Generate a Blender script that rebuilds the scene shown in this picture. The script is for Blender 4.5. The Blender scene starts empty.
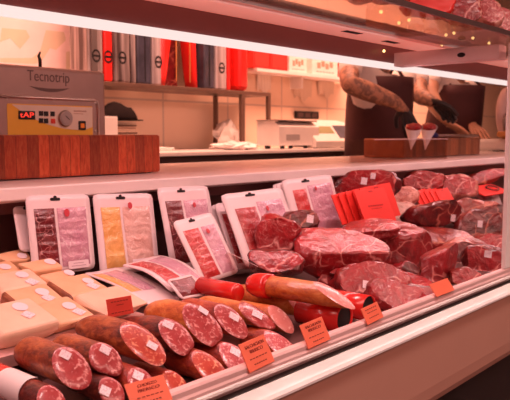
import bpy, bmesh, math, random
from mathutils import Vector, Matrix, noise
from mathutils.bvhtree import BVHTree
C = bpy.context.scene.collection
V = Vector
R_ = math.radians
random.seed(4)

# ------------------------------------------------------------------ camera
H = 1.15; F = 700.0; TH = R_(41.0); P = math.atan(65/F)
fh = V((math.cos(TH), math.sin(TH), 0)); rt = V((math.sin(TH), -math.cos(TH), 0)); upz = V((0, 0, 1))
cf = fh*math.cos(P) - upz*math.sin(P); cu = fh*math.sin(P) + upz*math.cos(P)
CAM = V((0, 0, H))
def ray(px, py): return cf + rt*((px-255)/F) + cu*((200-py)/F)
def at_y(px, py, y):
    d = ray(px, py); return CAM + d*(y/d.y)
def at_z(px, py, z):
    d = ray(px, py); return CAM + d*((z-H)/d.z)
def mpp(p): return (p-CAM).dot(cf)/F            # metres per pixel at p
FR = Matrix((rt, fh, upz)).transposed()         # a frame turned toward the customer: right, away, up
cd = bpy.data.cameras.new('camera'); cam = bpy.data.objects.new('camera', cd); C.objects.link(cam)
cd.sensor_width = 36; cd.lens = F*36/510; cd.clip_start = .02
cam.matrix_world = Matrix((rt, cu, -cf)).transposed().to_4x4(); cam.location = CAM
cd.dof.use_dof = True; cd.dof.focus_distance = 1.3; cd.dof.aperture_fstop = 11.0
bpy.context.scene.camera = cam
sc = bpy.context.scene
sc.view_settings.view_transform = 'Standard'

# ------------------------------------------------------------------ materials
def s2l(c):
    return tuple((v/255/12.92 if v/255 <= .04045 else ((v/255+.055)/1.055)**2.4) for v in c)
M = {}
class NT:
    def __init__(s, name):
        s.m = bpy.data.materials.new(name); s.m.use_nodes = True; s.t = s.m.node_tree
        s.b = s.t.nodes['Principled BSDF']; s.out = s.t.nodes['Material Output']
    def n(s, typ, **kw):
        n = s.t.nodes.new(typ)
        for k, v in kw.items():
            if k in n.inputs: n.inputs[k].default_value = v
            else: setattr(n, k, v)
        return n
    def l(s, a, b): s.t.links.new(a, b)
    def coord(s, scale=(1, 1, 1)):
        tc = s.n('ShaderNodeTexCoord'); mp = s.n('ShaderNodeMapping')
        mp.inputs['Scale'].default_value = scale; s.l(tc.outputs['Object'], mp.inputs['Vector'])
        return mp.outputs['Vector']
    def noise(s, co, scale, detail=3, rough=.6, dist=0):
        n = s.n('ShaderNodeTexNoise'); n.inputs['Scale'].default_value = scale; n.inputs['Detail'].default_value = detail
        n.inputs['Roughness'].default_value = rough; n.inputs['Distortion'].default_value = dist
        s.l(co, n.inputs['Vector']); return n.outputs['Fac']
    def voro(s, co, scale, feat='DISTANCE_TO_EDGE'):
        n = s.n('ShaderNodeTexVoronoi'); n.feature = feat; n.inputs['Scale'].default_value = scale
        s.l(co, n.inputs['Vector']); return n.outputs['Distance']
    def ramp(s, fac, *stops, interp='LINEAR'):
        n = s.n('ShaderNodeValToRGB'); r = n.color_ramp; r.interpolation = interp
        while len(r.elements) < len(stops): r.elements.new(.5)
        for e, (p, c) in zip(r.elements, stops): e.position = p; e.color = (*c, 1)
        s.l(fac, n.inputs['Fac']); return n.outputs['Color']
    def mix(s, fac, a, b, mode='MIX'):
        n = s.n('ShaderNodeMix'); n.data_type = 'RGBA'; n.blend_type = mode
        if isinstance(fac, (int, float)): n.inputs[0].default_value = fac
        else: s.l(fac, n.inputs[0])
        for i, v in ((6, a), (7, b)):
            if isinstance(v, tuple): n.inputs[i].default_value = (*v, 1)
            else: s.l(v, n.inputs[i])
        return n.outputs[2]
    def bump(s, h, strength=.3, dist=.002):
        n = s.n('ShaderNodeBump'); n.inputs['Strength'].default_value = strength; n.inputs['Distance'].default_value = dist
        s.l(h, n.inputs['Height']); s.l(n.outputs['Normal'], s.b.inputs['Normal'])
    def fin(s, key, col=None, rough=.5, metal=0, coat=0, spec=.5):
        if isinstance(col, tuple): s.b.inputs['Base Color'].default_value = (*col, 1)
        elif col is not None: s.l(col, s.b.inputs['Base Color'])
        s.b.inputs['Roughness'].default_value = rough; s.b.inputs['Metallic'].default_value = metal
        s.b.inputs['Coat Weight'].default_value = coat; s.b.inputs['Coat Roughness'].default_value = .12
        s.b.inputs['Specular IOR Level'].default_value = spec
        M[key] = s.m; return s.m
def plain(key, c, rough=.5, metal=0, coat=0, var=.06, sc_=8, spec=.5):
    t = NT(key); co = t.coord(); f = t.noise(co, sc_, 4)
    a = tuple(v*(1-var) for v in c); b = tuple(min(1, v*(1+var)) for v in c)
    return t.fin(key, t.ramp(f, (.3, a), (.7, b)), rough, metal, coat, spec)
def emit(key, c, s):
    t = NT(key); t.b.inputs['Base Color'].default_value = (*(v*.1 for v in c), 1); t.b.inputs['Specular IOR Level'].default_value = 0
    t.b.inputs['Emission Color'].default_value = (*c, 1); t.b.inputs['Emission Strength'].default_value = s; M[key] = t.m
def meat(key, lean, dark, fat, vs=22, vw=.06, sp=90, amt=.56, rough=.30, coat=.8):
    """lean flesh with soft dark areas, thin fat seams along cells and fine marbling"""
    t = NT(key); co = t.coord()
    wn = t.n('ShaderNodeTexNoise'); wn.inputs['Scale'].default_value = 18; t.l(co, wn.inputs['Vector'])
    add = t.n('ShaderNodeMix'); add.data_type = 'VECTOR'; add.inputs[0].default_value = .06
    t.l(co, add.inputs[4]); t.l(wn.outputs['Color'], add.inputs[5]); wc = add.outputs[1]
    base = t.mix(t.ramp(t.noise(co, 11, 4, .65, .8), (.38, (0,)*3), (.60, (1,)*3)), lean, dark)
    mar = t.ramp(t.noise(wc, sp, 5, .7, 1.2), (amt, (0,)*3), (amt+.12, (1,)*3))
    seam = t.ramp(t.voro(wc, vs*.62), (0, (1,)*3), (vw*.75, (0,)*3))
    msk = t.ramp(t.noise(co, 13, 2), (.44, (0,)*3), (.56, (1,)*3))
    seam = t.mix(1.0, seam, msk, 'MULTIPLY')
    pat = t.ramp(t.noise(wc, 9, 3, .6, 1.5), (.60, (0,)*3), (.76, (.5,)*3))
    c = t.mix(t.mix(.5, (0, 0, 0), mar), base, fat); c = t.mix(seam, c, fat); c = t.mix(pat, c, fat)
    bm_ = t.n('ShaderNodeMath'); bm_.operation = 'ADD'; t.l(t.noise(co, 60, 4), bm_.inputs[0]); t.l(t.noise(co, 22, 3, .6, 2.5), bm_.inputs[1])
    t.bump(bm_.outputs[0], .55, .005)
    t.l([n_ for n_ in t.t.nodes if n_.type == 'BUMP'][0].outputs['Normal'], t.b.inputs['Coat Normal'])
    return t.fin(key, c, rough, 0, coat)
def sausage_face(key, lean, dark, fat, sc_=170, amt=.47):
    t = NT(key); co = t.coord()
    f = t.ramp(t.noise(co, sc_, 3, .55, .4), (amt, (0,)*3), (amt+.14, (1,)*3))
    g = t.noise(co, sc_*.55, 3); b = t.mix(g, dark, lean)
    b = t.mix(t.ramp(t.noise(co, sc_*.45, 2), (.4, (0,)*3), (.65, (1,)*3)), b, dark)
    t.bump(f, .3, .001)
    return t.fin(key, t.mix(f, b, fat), .35, 0, .5)
def casing(key, a, b, c, sc_=40):
    t = NT(key); co = t.coord((1, .6, 1)); f = t.noise(co, sc_, 5, .75, .8)
    col = t.ramp(t.mix(.45, t.ramp(f, (.3, (0,)*3), (.7, (1,)*3)), t.ramp(t.noise(co, sc_*.22, 3), (.35, (0,)*3), (.65, (1,)*3))), (.2, a), (.5, b), (.8, c)); t.bump(t.noise(co, sc_*1.6, 4), .6, .003)
    return t.fin(key, col, .42, 0, .35)

PK = (.80, .70, .68)
plain('wall_paint', (.80, .70, .62), .6, sc_=3); plain('ceiling_paint', (.7, .62, .58), .8)
plain('floor_tile', (.10, .045, .035), .5)
plain('counter_white', (.82, .74, .71), .35); plain('panel_beige', (.50, .26, .195), .45, sc_=2, var=.05)
plain('rail_metal', (.78, .50, .48), .3, .2); plain('groove_dark', (.03, .02, .018), .6)
plain('deck_steel', (.16, .07, .065), .35, .2); plain('rear_dark', (.09, .035, .03), .35)
plain('hood_mauve', (.30, .125, .12), .45, .1); plain('hood_pink', (.75, .56, .55), .4)
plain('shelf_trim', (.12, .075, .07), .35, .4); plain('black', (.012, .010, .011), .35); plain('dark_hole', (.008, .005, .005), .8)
plain('card', (.86, .73, .74), .45, coat=.25, var=.03); plain('card_grey', (.62, .50, .52), .45)
plain('white_plastic', (.80, .74, .70), .4); plain('grey_plastic', (.42, .38, .37), .45); plain('paper', (.85, .76, .74), .7)
plain('label_white', (.86, .72, .76), .5, var=.02); plain('print_grey', (.5, .34, .42), .6); plain('red_dot', (.55, .05, .07), .4)
plain('tag_orange', (.82, .15, .075), .5, var=.04); plain('tag_red', (.70, .055, .03), .5); plain('tag_ink', (.22, .02, .012), .7)
plain('red_paper', (.80, .035, .025), .55, var=.05); plain('red_dark', (.45, .012, .012), .5); plain('red_gloss', (.75, .022, .018), .25, coat=.6)
plain('steel', (.62, .55, .52), .28, .9, var=.12, sc_=5); plain('steel_dark', (.30, .25, .24), .35, .8)
plain('machine_steel', (.46, .32, .29), .36, .5, var=.10, sc_=6)
plain('yellow', (.86, .50, .06), .4); plain('panel_cream', (.80, .70, .60), .4); 
def refl_streak(key, lo, hi, metal=.4):  # vertical reflections painted into the colour as dark and pale bands
    t = NT(key); f = t.noise(t.coord((1, 1, .05)), 30, 3, .6); t.fin(key, t.ramp(f, (.38, lo), (.62, hi)), .3, metal, .2)
refl_streak('silver', (.10, .07, .07), (.54, .46, .47)); refl_streak('sil_pack', (.36, .30, .32), (.70, .62, .66)); refl_streak('steel_dark_card', (.07, .045, .045), (.40, .33, .33))
plain('dark_blue', (.06, .06, .09), .3, .2, .4, var=.5, sc_=10); plain('beige_shape', (.66, .52, .40), .6); plain('poster_pink', (.82, .62, .62), .6)
plain('brown_frame', (.17, .10, .075), .4, .4); plain('green_lcd', (.24, .24, .10), .3); plain('brown_print', (.45, .27, .20), .6)
plain('beige_fat', (.72, .50, .40), .4, coat=.5, var=.15, sc_=30)
plain('skin', (.56, .30, .20), .5); plain('apron', (.075, .022, .025), .7, var=.3, sc_=4); plain('shirt', (.80, .72, .68), .7)
plain('glove', (.022, .018, .024), .42, coat=.2, var=.2); plain('hair', (.03, .018, .012), .6); plain('trousers', (.03, .025, .03), .8)
plain('logo_dark', (.15, .095, .09), .6)
plain('cloth_black', (.012, .008, .008), .95, spec=.1)
plain('cap_blue', (.03, .05, .35), .4); plain('brass', (.62, .30, .10), .4, .5)
plain('lip', (.40, .13, .11), .5); plain('eye_white', (.8, .75, .72), .3)
emit("tube_glow", (1.0, .80, .75), 1.0); emit('led_red', (1.0, .05, .03), 1.6); emit('glint_glow', (1.0, .72, .25), 3.0); emit('switch_glow', (1.0, .16, .03), .5)
t = NT('canopy_board_glow'); t.b.inputs['Emission Color'].default_value = (1, .25, .18, 1); t.b.inputs['Emission Strength'].default_value = .42  # weak glow stands in for display light bounced up onto the board
t.fin('canopy_board_glow', (.82, .60, .58), .4)
# tattooed skin
t = NT('tattoo_skin'); co = t.coord(); f = t.ramp(t.noise(co, 26, 4, .6, .8), (.44, (1,)*3), (.54, (0,)*3))
t.fin('tattoo_skin', t.mix(t.mix(.62, (0, 0, 0), f), (.56, .29, .19), (.10, .06, .06)), .5)
# butcher block wood
def wood(key, a, b, c):
    t = NT(key); co = t.coord()
    br = t.n('ShaderNodeTexBrick'); br.inputs['Scale'].default_value = 1; br.offset = .0
    br.inputs['Brick Width'].default_value = .028; br.inputs['Row Height'].default_value = .4; br.inputs['Mortar Size'].default_value = .0006
    br.inputs['Color1'].default_value = (.12, .12, .12, 1); br.inputs['Color2'].default_value = (1, 1, 1, 1); br.inputs['Mortar'].default_value = (0, 0, 0, 1)
    mp = t.n('ShaderNodeMapping'); mp.inputs['Location'].default_value = (3, 3.1, 3.05); t.l(co, mp.inputs['Vector'])
    t.l(mp.outputs['Vector'], br.inputs['Vector'])
    gr = t.noise(t.coord((9, 1, 1.6)), 22, 6, .7, .6)
    w = t.ramp(gr, (.25, a), (.5, b), (.75, c)); w = t.mix(.75, w, br.outputs['Color'], 'MULTIPLY')
    t.bump(gr, .15, .001); return t.fin(key, w, .42, 0, .15)
wood('block_wood', (.48, .048, .014), (.85, .125, .036), (1.0, .27, .085)); wood('block_wood_light', (.36, .09, .03), (.60, .20, .07), (.72, .31, .13))
# wall panels with thin joints
t = NT('wall_panels'); co = t.coord(); br = t.n('ShaderNodeTexBrick'); br.offset = 0
for k, v in (('Scale', 1), ('Brick Width', .55), ('Row Height', .45), ('Mortar Size', .006)): br.inputs[k].default_value = v
br.inputs['Color1'].default_value = (.82, .62, .47, 1); br.inputs['Color2'].default_value = (.80, .60, .45, 1); br.inputs['Mortar'].default_value = (.55, .43, .36, 1)
mp = t.n('ShaderNodeMapping'); mp.inputs['Rotation'].default_value = (R_(90), 0, 0); t.l(co, mp.inputs['Vector']); t.l(mp.outputs['Vector'], br.inputs['Vector'])
t.fin('wall_panels', br.outputs['Color'], .4, 0, .1)
# clear glass and clear acrylic (thin sheets)
def clear(key, tint, gl):
    t = NT(key); t.t.nodes.remove(t.b)
    tr = t.n('ShaderNodeBsdfTransparent'); tr.inputs['Color'].default_value = (*tint, 1)
    g = t.n('ShaderNodeBsdfGlossy'); g.inputs['Roughness'].default_value = .04; g.inputs['Color'].default_value = (1, .9, .88, 1)
    fr = t.n('ShaderNodeLayerWeight'); fr.inputs['Blend'].default_value = .5
    f = t.ramp(fr.outputs['Facing'], (0, (.03,)*3), (.7, (.06,)*3), (1, (gl,)*3))
    mx = t.n('ShaderNodeMixShader'); t.l(f, mx.inputs[0]); t.l(tr.outputs[0], mx.inputs[1]); t.l(g.outputs[0], mx.inputs[2])
    t.l(mx.outputs[0], t.out.inputs['Surface']); M[key] = t.m
clear('glass', (.90, .80, .79), .55); clear('acrylic', (.90, .82, .80), .25)
# meats
RED = (.50, .030, .030); DRK = (.22, .010, .012); FAT = (.82, .42, .36)
meat('ham_lean', (.42, .016, .022), (.20, .005, .009), (.74, .26, .23), 20, .045, 110, .62)
meat('ham_marbled', (.47, .022, .03), (.24, .006, .011), (.86, .38, .35), 26, .07, 80, .57)
meat('ham_dark', (.19, .010, .012), (.06, .003, .004), (.56, .17, .12), 24, .06, 100, .62)
meat('ham_rind', (.32, .030, .020), (.13, .008, .007), (.66, .23, .13), 18, .06, 60, .58)
meat('ham_fatty', (.60, .19, .14), (.36, .045, .04), (.80, .42, .34), 16, .10, 60, .46)
meat('slice_red', (.42, .018, .022), (.26, .010, .014), (.80, .36, .34), 60, .03, 200, .64)
meat('slice_bright', (.60, .03, .03), (.42, .02, .025), (.88, .40, .36), 70, .05, 260, .56)
meat('slice_dark', (.20, .008, .014), (.07, .004, .008), (.60, .26, .26), 90, .05, 240, .58)
meat('slice_pink', (.62, .34, .42), (.52, .24, .34), (.80, .62, .68), 60, .05, 160, .52)
meat('slice_pale', (.76, .50, .44), (.66, .36, .30), (.86, .66, .60), 60, .05, 160, .52)
meat('slice_cheese', (.86, .50, .16), (.78, .38, .10), (.92, .66, .34), 50, .04, 140, .56)
sausage_face('face_chorizo', (.56, .085, .085), (.30, .022, .026), (.76, .32, .30), 150, .52)
sausage_face('face_orange', (.60, .085, .045), (.36, .026, .015), (.78, .30, .17), 140, .53)
sausage_face('face_salchichon', (.66, .16, .17), (.42, .05, .06), (.82, .40, .38), 190, .50)
sausage_face('face_lomo', (.80, .34, .30), (.68, .20, .18), (.90, .55, .48), 120, .56)
casing('casing_brown', (.06, .008, .005), (.24, .040, .013), (.46, .12, .035), 95); casing('casing_dark', (.035, .005, .004), (.13, .014, .010), (.30, .05, .024), 110)
casing('casing_orange', (.36, .055, .014), (.60, .15, .030), (.74, .29, .08), 70); casing('casing_red', (.15, .010, .007), (.34, .03, .015), (.50, .09, .03), 100)
# cheese
t = NT('cheese'); co = t.coord(); t.bump(t.noise(co, 120, 3), .2, .001)
t.fin('cheese', t.ramp(t.noise(co, 14, 3), (.3, (.78, .43, .23)), (.7, (.86, .53, .31))), .5, 0, .15)
t = NT('cheese_pale'); co = t.coord(); t.bump(t.noise(co, 90, 3), .25, .001)
t.fin('cheese_pale', t.ramp(t.noise(co, 14, 3), (.3, (.82, .53, .36)), (.7, (.90, .64, .46))), .5, 0, .15)
casing('cheese_rind', (.10, .03, .02), (.26, .08, .04), (.40, .15, .07), 60)
# printed sticker
t = NT('sticker'); co = t.coord(); f = t.ramp(t.noise(co, 420, 2), (.5, (.86, .74, .78)), (.62, (.62, .48, .54)))
t.fin('sticker', f, .5)

# ------------------------------------------------------------------ object helpers
def link(o): C.objects.link(o); return o
def thing(name, label, cat, loc=(0, 0, 0), group=None, mat=None, kind=None):
    o = bpy.data.objects.new(name, None); o.empty_display_size = .03; link(o)
    if mat is not None: o.matrix_world = Matrix.Translation(V(loc)) @ mat.to_4x4()
    else: o.location = V(loc)
    o['label'] = label; o['category'] = cat
    if group: o['group'] = group
    if kind: o['kind'] = kind
    return o
def tag(o, label, cat, group=None):
    o['label'] = label; o['category'] = cat
    if group: o['group'] = group
    return o
def part(name, bm, m, parent=None, smooth=False, label=None, recalc=True):
    if recalc: bmesh.ops.recalc_face_normals(bm, faces=bm.faces[:])
    me = bpy.data.meshes.new(name); bm.to_mesh(me); bm.free()
    me.materials.append(M[m] if isinstance(m, str) else m)
    if smooth: me.polygons.foreach_set('use_smooth', [True]*len(me.polygons))
    o = link(bpy.data.objects.new(name, me))
    if parent: o.parent = parent
    if label: o['label'] = label
    return o
def struct(name, bm, m):
    o = part(name, bm, m); o['kind'] = 'structure'; o['label'] = ''; del o['label']; return o
def NB(): return bmesh.new()
def box(bm, c, s, bevel=0, mat=None, seg=2):
    r = bmesh.ops.create_cube(bm, size=1); vs = r['verts']
    for v in vs: v.co = V((v.co.x*s[0], v.co.y*s[1], v.co.z*s[2]))
    if bevel:
        es = list({e for v in vs for e in v.link_edges})
        r = bmesh.ops.bevel(bm, geom=es, offset=bevel, segments=seg, affect='EDGES', profile=.5)
        vs = list({v for f in r['faces'] for v in f.verts} | {v for v in vs if v.is_valid})
    X = Matrix.Translation(V(c)) @ (mat.to_4x4() if mat is not None else Matrix())
    for v in vs: v.co = X @ v.co
    return bm
def cbox(c, s, bevel=0, mat=None): return box(NB(), c, s, bevel, mat)
def b2(x0, x1, y0, y1, z0, z1, bevel=0): return cbox(((x0+x1)/2, (y0+y1)/2, (z0+z1)/2), (x1-x0, y1-y0, z1-z0), bevel)
def prism_x(bm, prof, x0, x1):
    a = [bm.verts.new((x0, y, z)) for y, z in prof]; b = [bm.verts.new((x1, y, z)) for y, z in prof]; n = len(prof)
    bm.faces.new(a); bm.faces.new(b[::-1])
    for i in range(n): bm.faces.new((a[i], a[(i+1) % n], b[(i+1) % n], b[i]))
    return bm
def prism_z(bm, prof, z0, z1):
    a = [bm.verts.new((x, y, z0)) for x, y in prof]; b = [bm.verts.new((x, y, z1)) for x, y in prof]; n = len(prof)
    bm.faces.new(a); bm.faces.new(b[::-1])
    for i in range(n): bm.faces.new((a[i], a[(i+1) % n], b[(i+1) % n], b[i]))
    return bm
def tube(bm, pts, rad, n=10, cap=True):
    pts = [V(p) for p in pts]; rs = rad if isinstance(rad, (list, tuple)) else [rad]*len(pts); rings = []
    prev = None
    for i, p in enumerate(pts):
        d = (pts[min(i+1, len(pts)-1)] - pts[max(i-1, 0)]).normalized()
        u = (prev - d*prev.dot(d)) if prev else (V((0, 0, 1)).cross(d) if abs(d.z) < .9 else V((1, 0, 0)).cross(d))
        u.normalize(); prev = u; w = d.cross(u)
        rings.append([bm.verts.new(p + (u*math.cos(2*math.pi*k/n) + w*math.sin(2*math.pi*k/n))*rs[i]) for k in range(n)])
    for a, b in zip(rings, rings[1:]):
        for k in range(n): bm.faces.new((a[k], a[(k+1) % n], b[(k+1) % n], b[k]))
    if cap: bm.faces.new(rings[0][::-1]); bm.faces.new(rings[-1])
    return bm
def lathe(bm, prof, n=24, mat=None):
    rings = [[bm.verts.new((r*math.cos(2*math.pi*k/n), r*math.sin(2*math.pi*k/n), z)) for k in range(n)] for r, z in prof]
    for a, b in zip(rings, rings[1:]):
        for k in range(n): bm.faces.new((a[k], a[(k+1) % n], b[(k+1) % n], b[k]))
    bm.faces.new(rings[0][::-1]); bm.faces.new(rings[-1])
    if mat is not None:
        for v in bm.verts: v.co = mat @ v.co
    return bm
def rrect(w, h, r, n=4, cx=0, cy=0):
    out = []
    for sx, sy, a0 in ((1, 1, 0), (-1, 1, 90), (-1, -1, 180), (1, -1, 270)):
        for k in range(n+1):
            a = R_(a0+90*k/n); out.append((cx+sx*(w/2-r)+r*math.cos(a), cy+sy*(h/2-r)+r*math.sin(a)))
    return out
def disc_prof(r, n=20, cx=0, cy=0, ry=None): return [(cx+r*math.cos(2*math.pi*k/n), cy+(ry or r)*math.sin(2*math.pi*k/n)) for k in range(n)]
def text_obj(name, s, size, m, parent, mat, width=None, ext=.0004):
    cu_ = bpy.data.curves.new(name, 'FONT'); cu_.body = s; cu_.size = size; cu_.extrude = ext; cu_.align_x = 'CENTER'; cu_.align_y = 'CENTER'
    o = link(bpy.data.objects.new(name, cu_)); bpy.context.view_layer.update()
    me = bpy.data.meshes.new_from_object(o.evaluated_get(bpy.context.evaluated_depsgraph_get()))
    bpy.data.objects.remove(o); bpy.data.curves.remove(cu_)
    if width:
        xs = [v.co.x for v in me.vertices]; k = width/(max(xs)-min(xs))
        for v in me.vertices: v.co.x *= k
    me.materials.clear(); me.materials.append(M[m]); o = link(bpy.data.objects.new(name, me)); o.parent = parent; o.matrix_local = mat
    return o
def frame3(x, y, z): return Matrix((x, y, z)).transposed()
XZ = frame3(V((1, 0, 0)), V((0, 0, 1)), V((0, -1, 0)))        # text standing up, facing -y

def deck_z(y): return .772 + .065*(y-.68)
SOFT = []      # (bvh, lo, hi) of goods already laid down
def bounds(vs):
    return V((min(v[i] for v in vs) for i in range(3))), V((max(v[i] for v in vs) for i in range(3)))
def settle(bm, X, floor=deck_z, ymin=.678, origin=None, gap=.002):
    """lay a soft piece against what is already there: every vertex is drawn in along the line from the core of the piece until it is clear of
    earlier pieces, the deck and the rail"""
    bmesh.ops.recalc_face_normals(bm, faces=bm.faces[:])
    Xi = X.inverted()
    W = [X @ v.co for v in bm.verts]
    O = [X @ (origin(v.co) if origin else V((0, 0, 0))) for v in bm.verts]
    lo, hi = bounds(W)
    near = [b for b, l, h in SOFT if all(l[i] < hi[i]+.003 and h[i] > lo[i]-.003 for i in range(3))]
    def buried(o):
        for b in near:
            l_, n_, _, d_ = b.find_nearest(o, .2)
            if l_ is not None and (o-l_).dot(n_) < .002 and d_ < .08 and (b.ray_cast(o, V((.3, .2, .93)), .5)[0] is not None) and (b.ray_cast(o, V((-.3, -.2, -.93)), .5)[0] is not None): return True
        return False
    if origin is None and buried(O[0]):
        for st in (.01, .02, .03, .04):
            c_ = [O[0]+d_*st for d_ in (V((0, 0, -1)), fh, -rt, rt, V((0, 0, 1)), -fh)]
            c_ = [q for q in c_ if not buried(q)]
            if c_: O = [c_[0]]*len(O); break
    fac = []
    for w, o in zip(W, O):
        d = w-o; L = d.length; m = L
        if L > 1e-5:
            d /= L
            for b in near:
                loc, nor, _, dist = b.ray_cast(o, d, L+gap*2)
                if loc is not None: m = min(m, max(dist-gap*1.6, L*.06))
        fac.append(m/L if L > 1e-5 else 1)
    bm.verts.index_update(); ed = [(e.verts[0].index, e.verts[1].index) for e in bm.edges]
    for it in range(16):
        for i, j in ed:
            if fac[i] > fac[j]+.07: fac[i] = fac[j]+.07
            elif fac[j] > fac[i]+.07: fac[j] = fac[i]+.07
    for i, (w, o) in enumerate(zip(W, O)):
        w = o+(w-o)*fac[i]
        if w.y < ymin: w = V((w.x, ymin, w.z))
        if floor is not None:
            f = floor(w.y)+.0012
            if w.z < f: w = V((w.x, w.y, f))
        W[i] = w
    for v, w in zip(bm.verts, W): v.co = Xi @ w
    lo, hi = bounds(W); bm.verts.index_update()
    SOFT.append((BVHTree.FromPolygons(W, [tuple(v.index for v in f.verts) for f in bm.faces]), lo, hi))
    return SOFT[-1][0]
def solid(root):
    bpy.context.view_layer.update()
    vs, fs = [], []
    for o in [root]+list(root.children):
        if o.type != 'MESH': continue
        k = len(vs); vs += [o.matrix_world @ v.co for v in o.data.vertices]; fs += [tuple(k+i for i in p.vertices) for p in o.data.polygons]
    lo, hi = bounds(vs); SOFT.append((BVHTree.FromPolygons(vs, fs), lo, hi))
def split(bm, parts, root, smooth=True):
    out = []
    for idx, (name, m, lab) in parts.items():
        b = bm.copy()
        bmesh.ops.delete(b, geom=[f for f in b.faces if f.material_index != idx], context='FACES')
        if len(b.faces) == 0: b.free(); continue
        for f in b.faces: f.material_index = 0
        out.append(part(name, b, m, root, smooth, lab, recalc=False))
    bm.free(); return out
def stick(bvh, X, root, px, py, wpx, hpx, rot=0, m='sticker', name='label_sticker', rnd=False, toward=None):
    """a small paper sticker lying on the surface where the line of sight meets it"""
    d = ray(px, py).normalized()
    hit, nor, _, _ = bvh.ray_cast(CAM, d)
    if hit is None: return None
    if nor.dot(d) > 0: nor = -nor
    s = mpp(hit)
    u = (rt - nor*rt.dot(nor)).normalized(); w = nor.cross(u)
    if w.z < 0: w = -w
    a = R_(rot); u, w = u*math.cos(a)+w*math.sin(a), w*math.cos(a)-u*math.sin(a)
    Xi = X.inverted(); bm = NB(); n = 4; g = {}
    for i in range(n+1):
        for j in range(n+1):
            a, b = i/n*2-1, j/n*2-1
            if rnd: a, b = a*math.sqrt(1-b*b/2), b*math.sqrt(1-a*a/2)
            p = hit + u*a*wpx*s/2 + w*b*hpx*s/2
            l, nn, _, dd = bvh.find_nearest(p, .02)
            if l is not None: p = p + nor*max(0, (l-p).dot(nor))
            g[i, j] = bm.verts.new(Xi @ (p + nor*.0012))
    for i in range(n):
        for j in range(n): bm.faces.new((g[i, j], g[i+1, j], g[i+1, j+1], g[i, j+1]))
    return part(name, bm, m, root, True)

# ------------------------------------------------------------------ the room
X0, X1 = -.9, 4.6
struct('floor', b2(-3, 8.3, -3, 3.4, -.06, 0), 'floor_tile')
struct('ceiling', b2(-3, 8.3, -3, 3.4, 2.7, 2.76), 'ceiling_paint')
struct('wall_back', b2(-3, 8.3, 3.1, 3.2, 0, 2.7), 'wall_panels')
struct('wall_right', b2(8.2, 8.3, -3, 3.1, 0, 2.7), 'wall_paint')
struct('wall_left', b2(-3, -2.9, -3, 3.1, 0, 2.7), 'wall_paint')

# ------------------------------------------------------------------ the display counter
ct = thing('display_counter', 'long refrigerated deli counter with beige front panel and pink steel rail', 'counter', (0, 0, 0))
prof = [(.62, .772), (.645, .781), (.70, .781), (.70, .30), (.66, .22), (.625, .50), (.618, .60), (.612, .66), (.612, .758)]
part('ledge', prism_x(NB(), [(.624, .766), (.624, .770), (.628, .7745), (.650, .7815), (.650, .766)], X0, X1), 'counter_white', ct)
part('front_panel', prism_x(NB(), [(.630, .7655), (.70, .7575), (.70, .58), (.66, .590), (.640, .603), (.632, .620), (.630, .645)], X0, X1), 'panel_beige', ct)
part('kick_base', b2(X0, X1, .74, 1.3, .0, .56), 'black', ct)
part('underbody', prism_x(NB(), [(.70, .7575), (.72, .7575), (1.30, .74), (1.30, .56), (.70, .56)], X0, X1), 'groove_dark', ct)
rail = NB()
prism_x(rail, [(.655, .792), (.655, .803), (.658, .806), (.658, .813), (.661, .816), (.672, .816), (.676, .812), (.676, .784), (.66, .784)], X0, X1)
part('front_rail', rail, 'rail_metal', ct)
part('rail_lip', prism_x(NB(), [(.6515, .7935), (.6515, .7975), (.6545, .799), (.6545, .7925)], X0, X1), 'counter_white', ct)
part('rail_gap', prism_x(NB(), [(.6505, .766), (.6505, .7822), (.674, .7838), (.674, .7585)], X0, X1), 'groove_dark', ct)
dk = NB(); prism_x(dk, [(.676, deck_z(.676)), (1.30, deck_z(1.30)), (1.30, deck_z(1.3)-.02), (.676, .7655)], X0, X1)
part('display_deck', dk, 'deck_steel', ct)
part('rear_panel', b2(X0, X1, 1.302, 1.33, .74, 1.018), 'rear_dark', ct)
part('rear_channel', b2(X0, X1, 1.285, 1.30, .992, 1.018), 'hood_mauve', ct)
pp = at_y(503, 270, .663); XP = pp.x
part('corner_post', b2(XP, XP+.09, .657, .669, .817, 1.372, .003), 'counter_white', ct)
wt = thing('worktop', 'pale pink service worktop running behind the display', 'worktop', (0, 0, 0))
wtb = NB(); box(wtb, ((X0+X1)/2, 1.54, 1.037), (X1-X0, .64, .026), .003)
part('top_slab', wtb, 'counter_white', wt)
part('front_lip', b2(X0, X1, 1.235, 1.262, 1.0195, 1.0235), 'hood_pink', wt)
part('support', b2(X0, X1, 1.335, 1.36, .0, 1.02), 'counter_white', wt)

# strip light over the display
sl = thing('strip_light', 'long glowing white strip light under the mauve canopy', 'light', (0, 0, 0))
part('housing', prism_x(NB(), [(.996, 1.346), (.996, 1.392), (1.09, 1.392), (1.09, 1.346)], X0, X1), 'hood_mauve', sl)
part('glow_tube', prism_x(NB(), [(.991, 1.333), (.989, 1.336), (.989, 1.345), (1.010, 1.345), (1.010, 1.333), (1.006, 1.330), (.995, 1.330)], X0, X1), 'tube_glow', sl)
cp = thing('canopy', 'pink canopy board with dark slots above the strip light', 'canopy', (0, 0, 0))
part('board', b2(X0, X1, .842, 1.12, 1.393, 1.399), 'canopy_board_glow', cp)
for (px, py) in ((128, 16), (162, 15), (214, 18), (300, 33), (345, 31), (385, 41)):
    p = at_z(px, py, 1.3925); bmv = NB()
    for k in range(6): box(bmv, (p.x+.012*k, p.y, 1.3925), (.007, .02, .001))
    part('vent_slot', bmv, 'dark_hole', cp)
gs = thing('glass_shelf', 'clear glass shelf with dark front edge above the display', 'shelf', (0, 0, 0))
part('glass_pane', b2(X0, X1, .622, .84, 1.374, 1.380), 'glass', gs)
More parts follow.
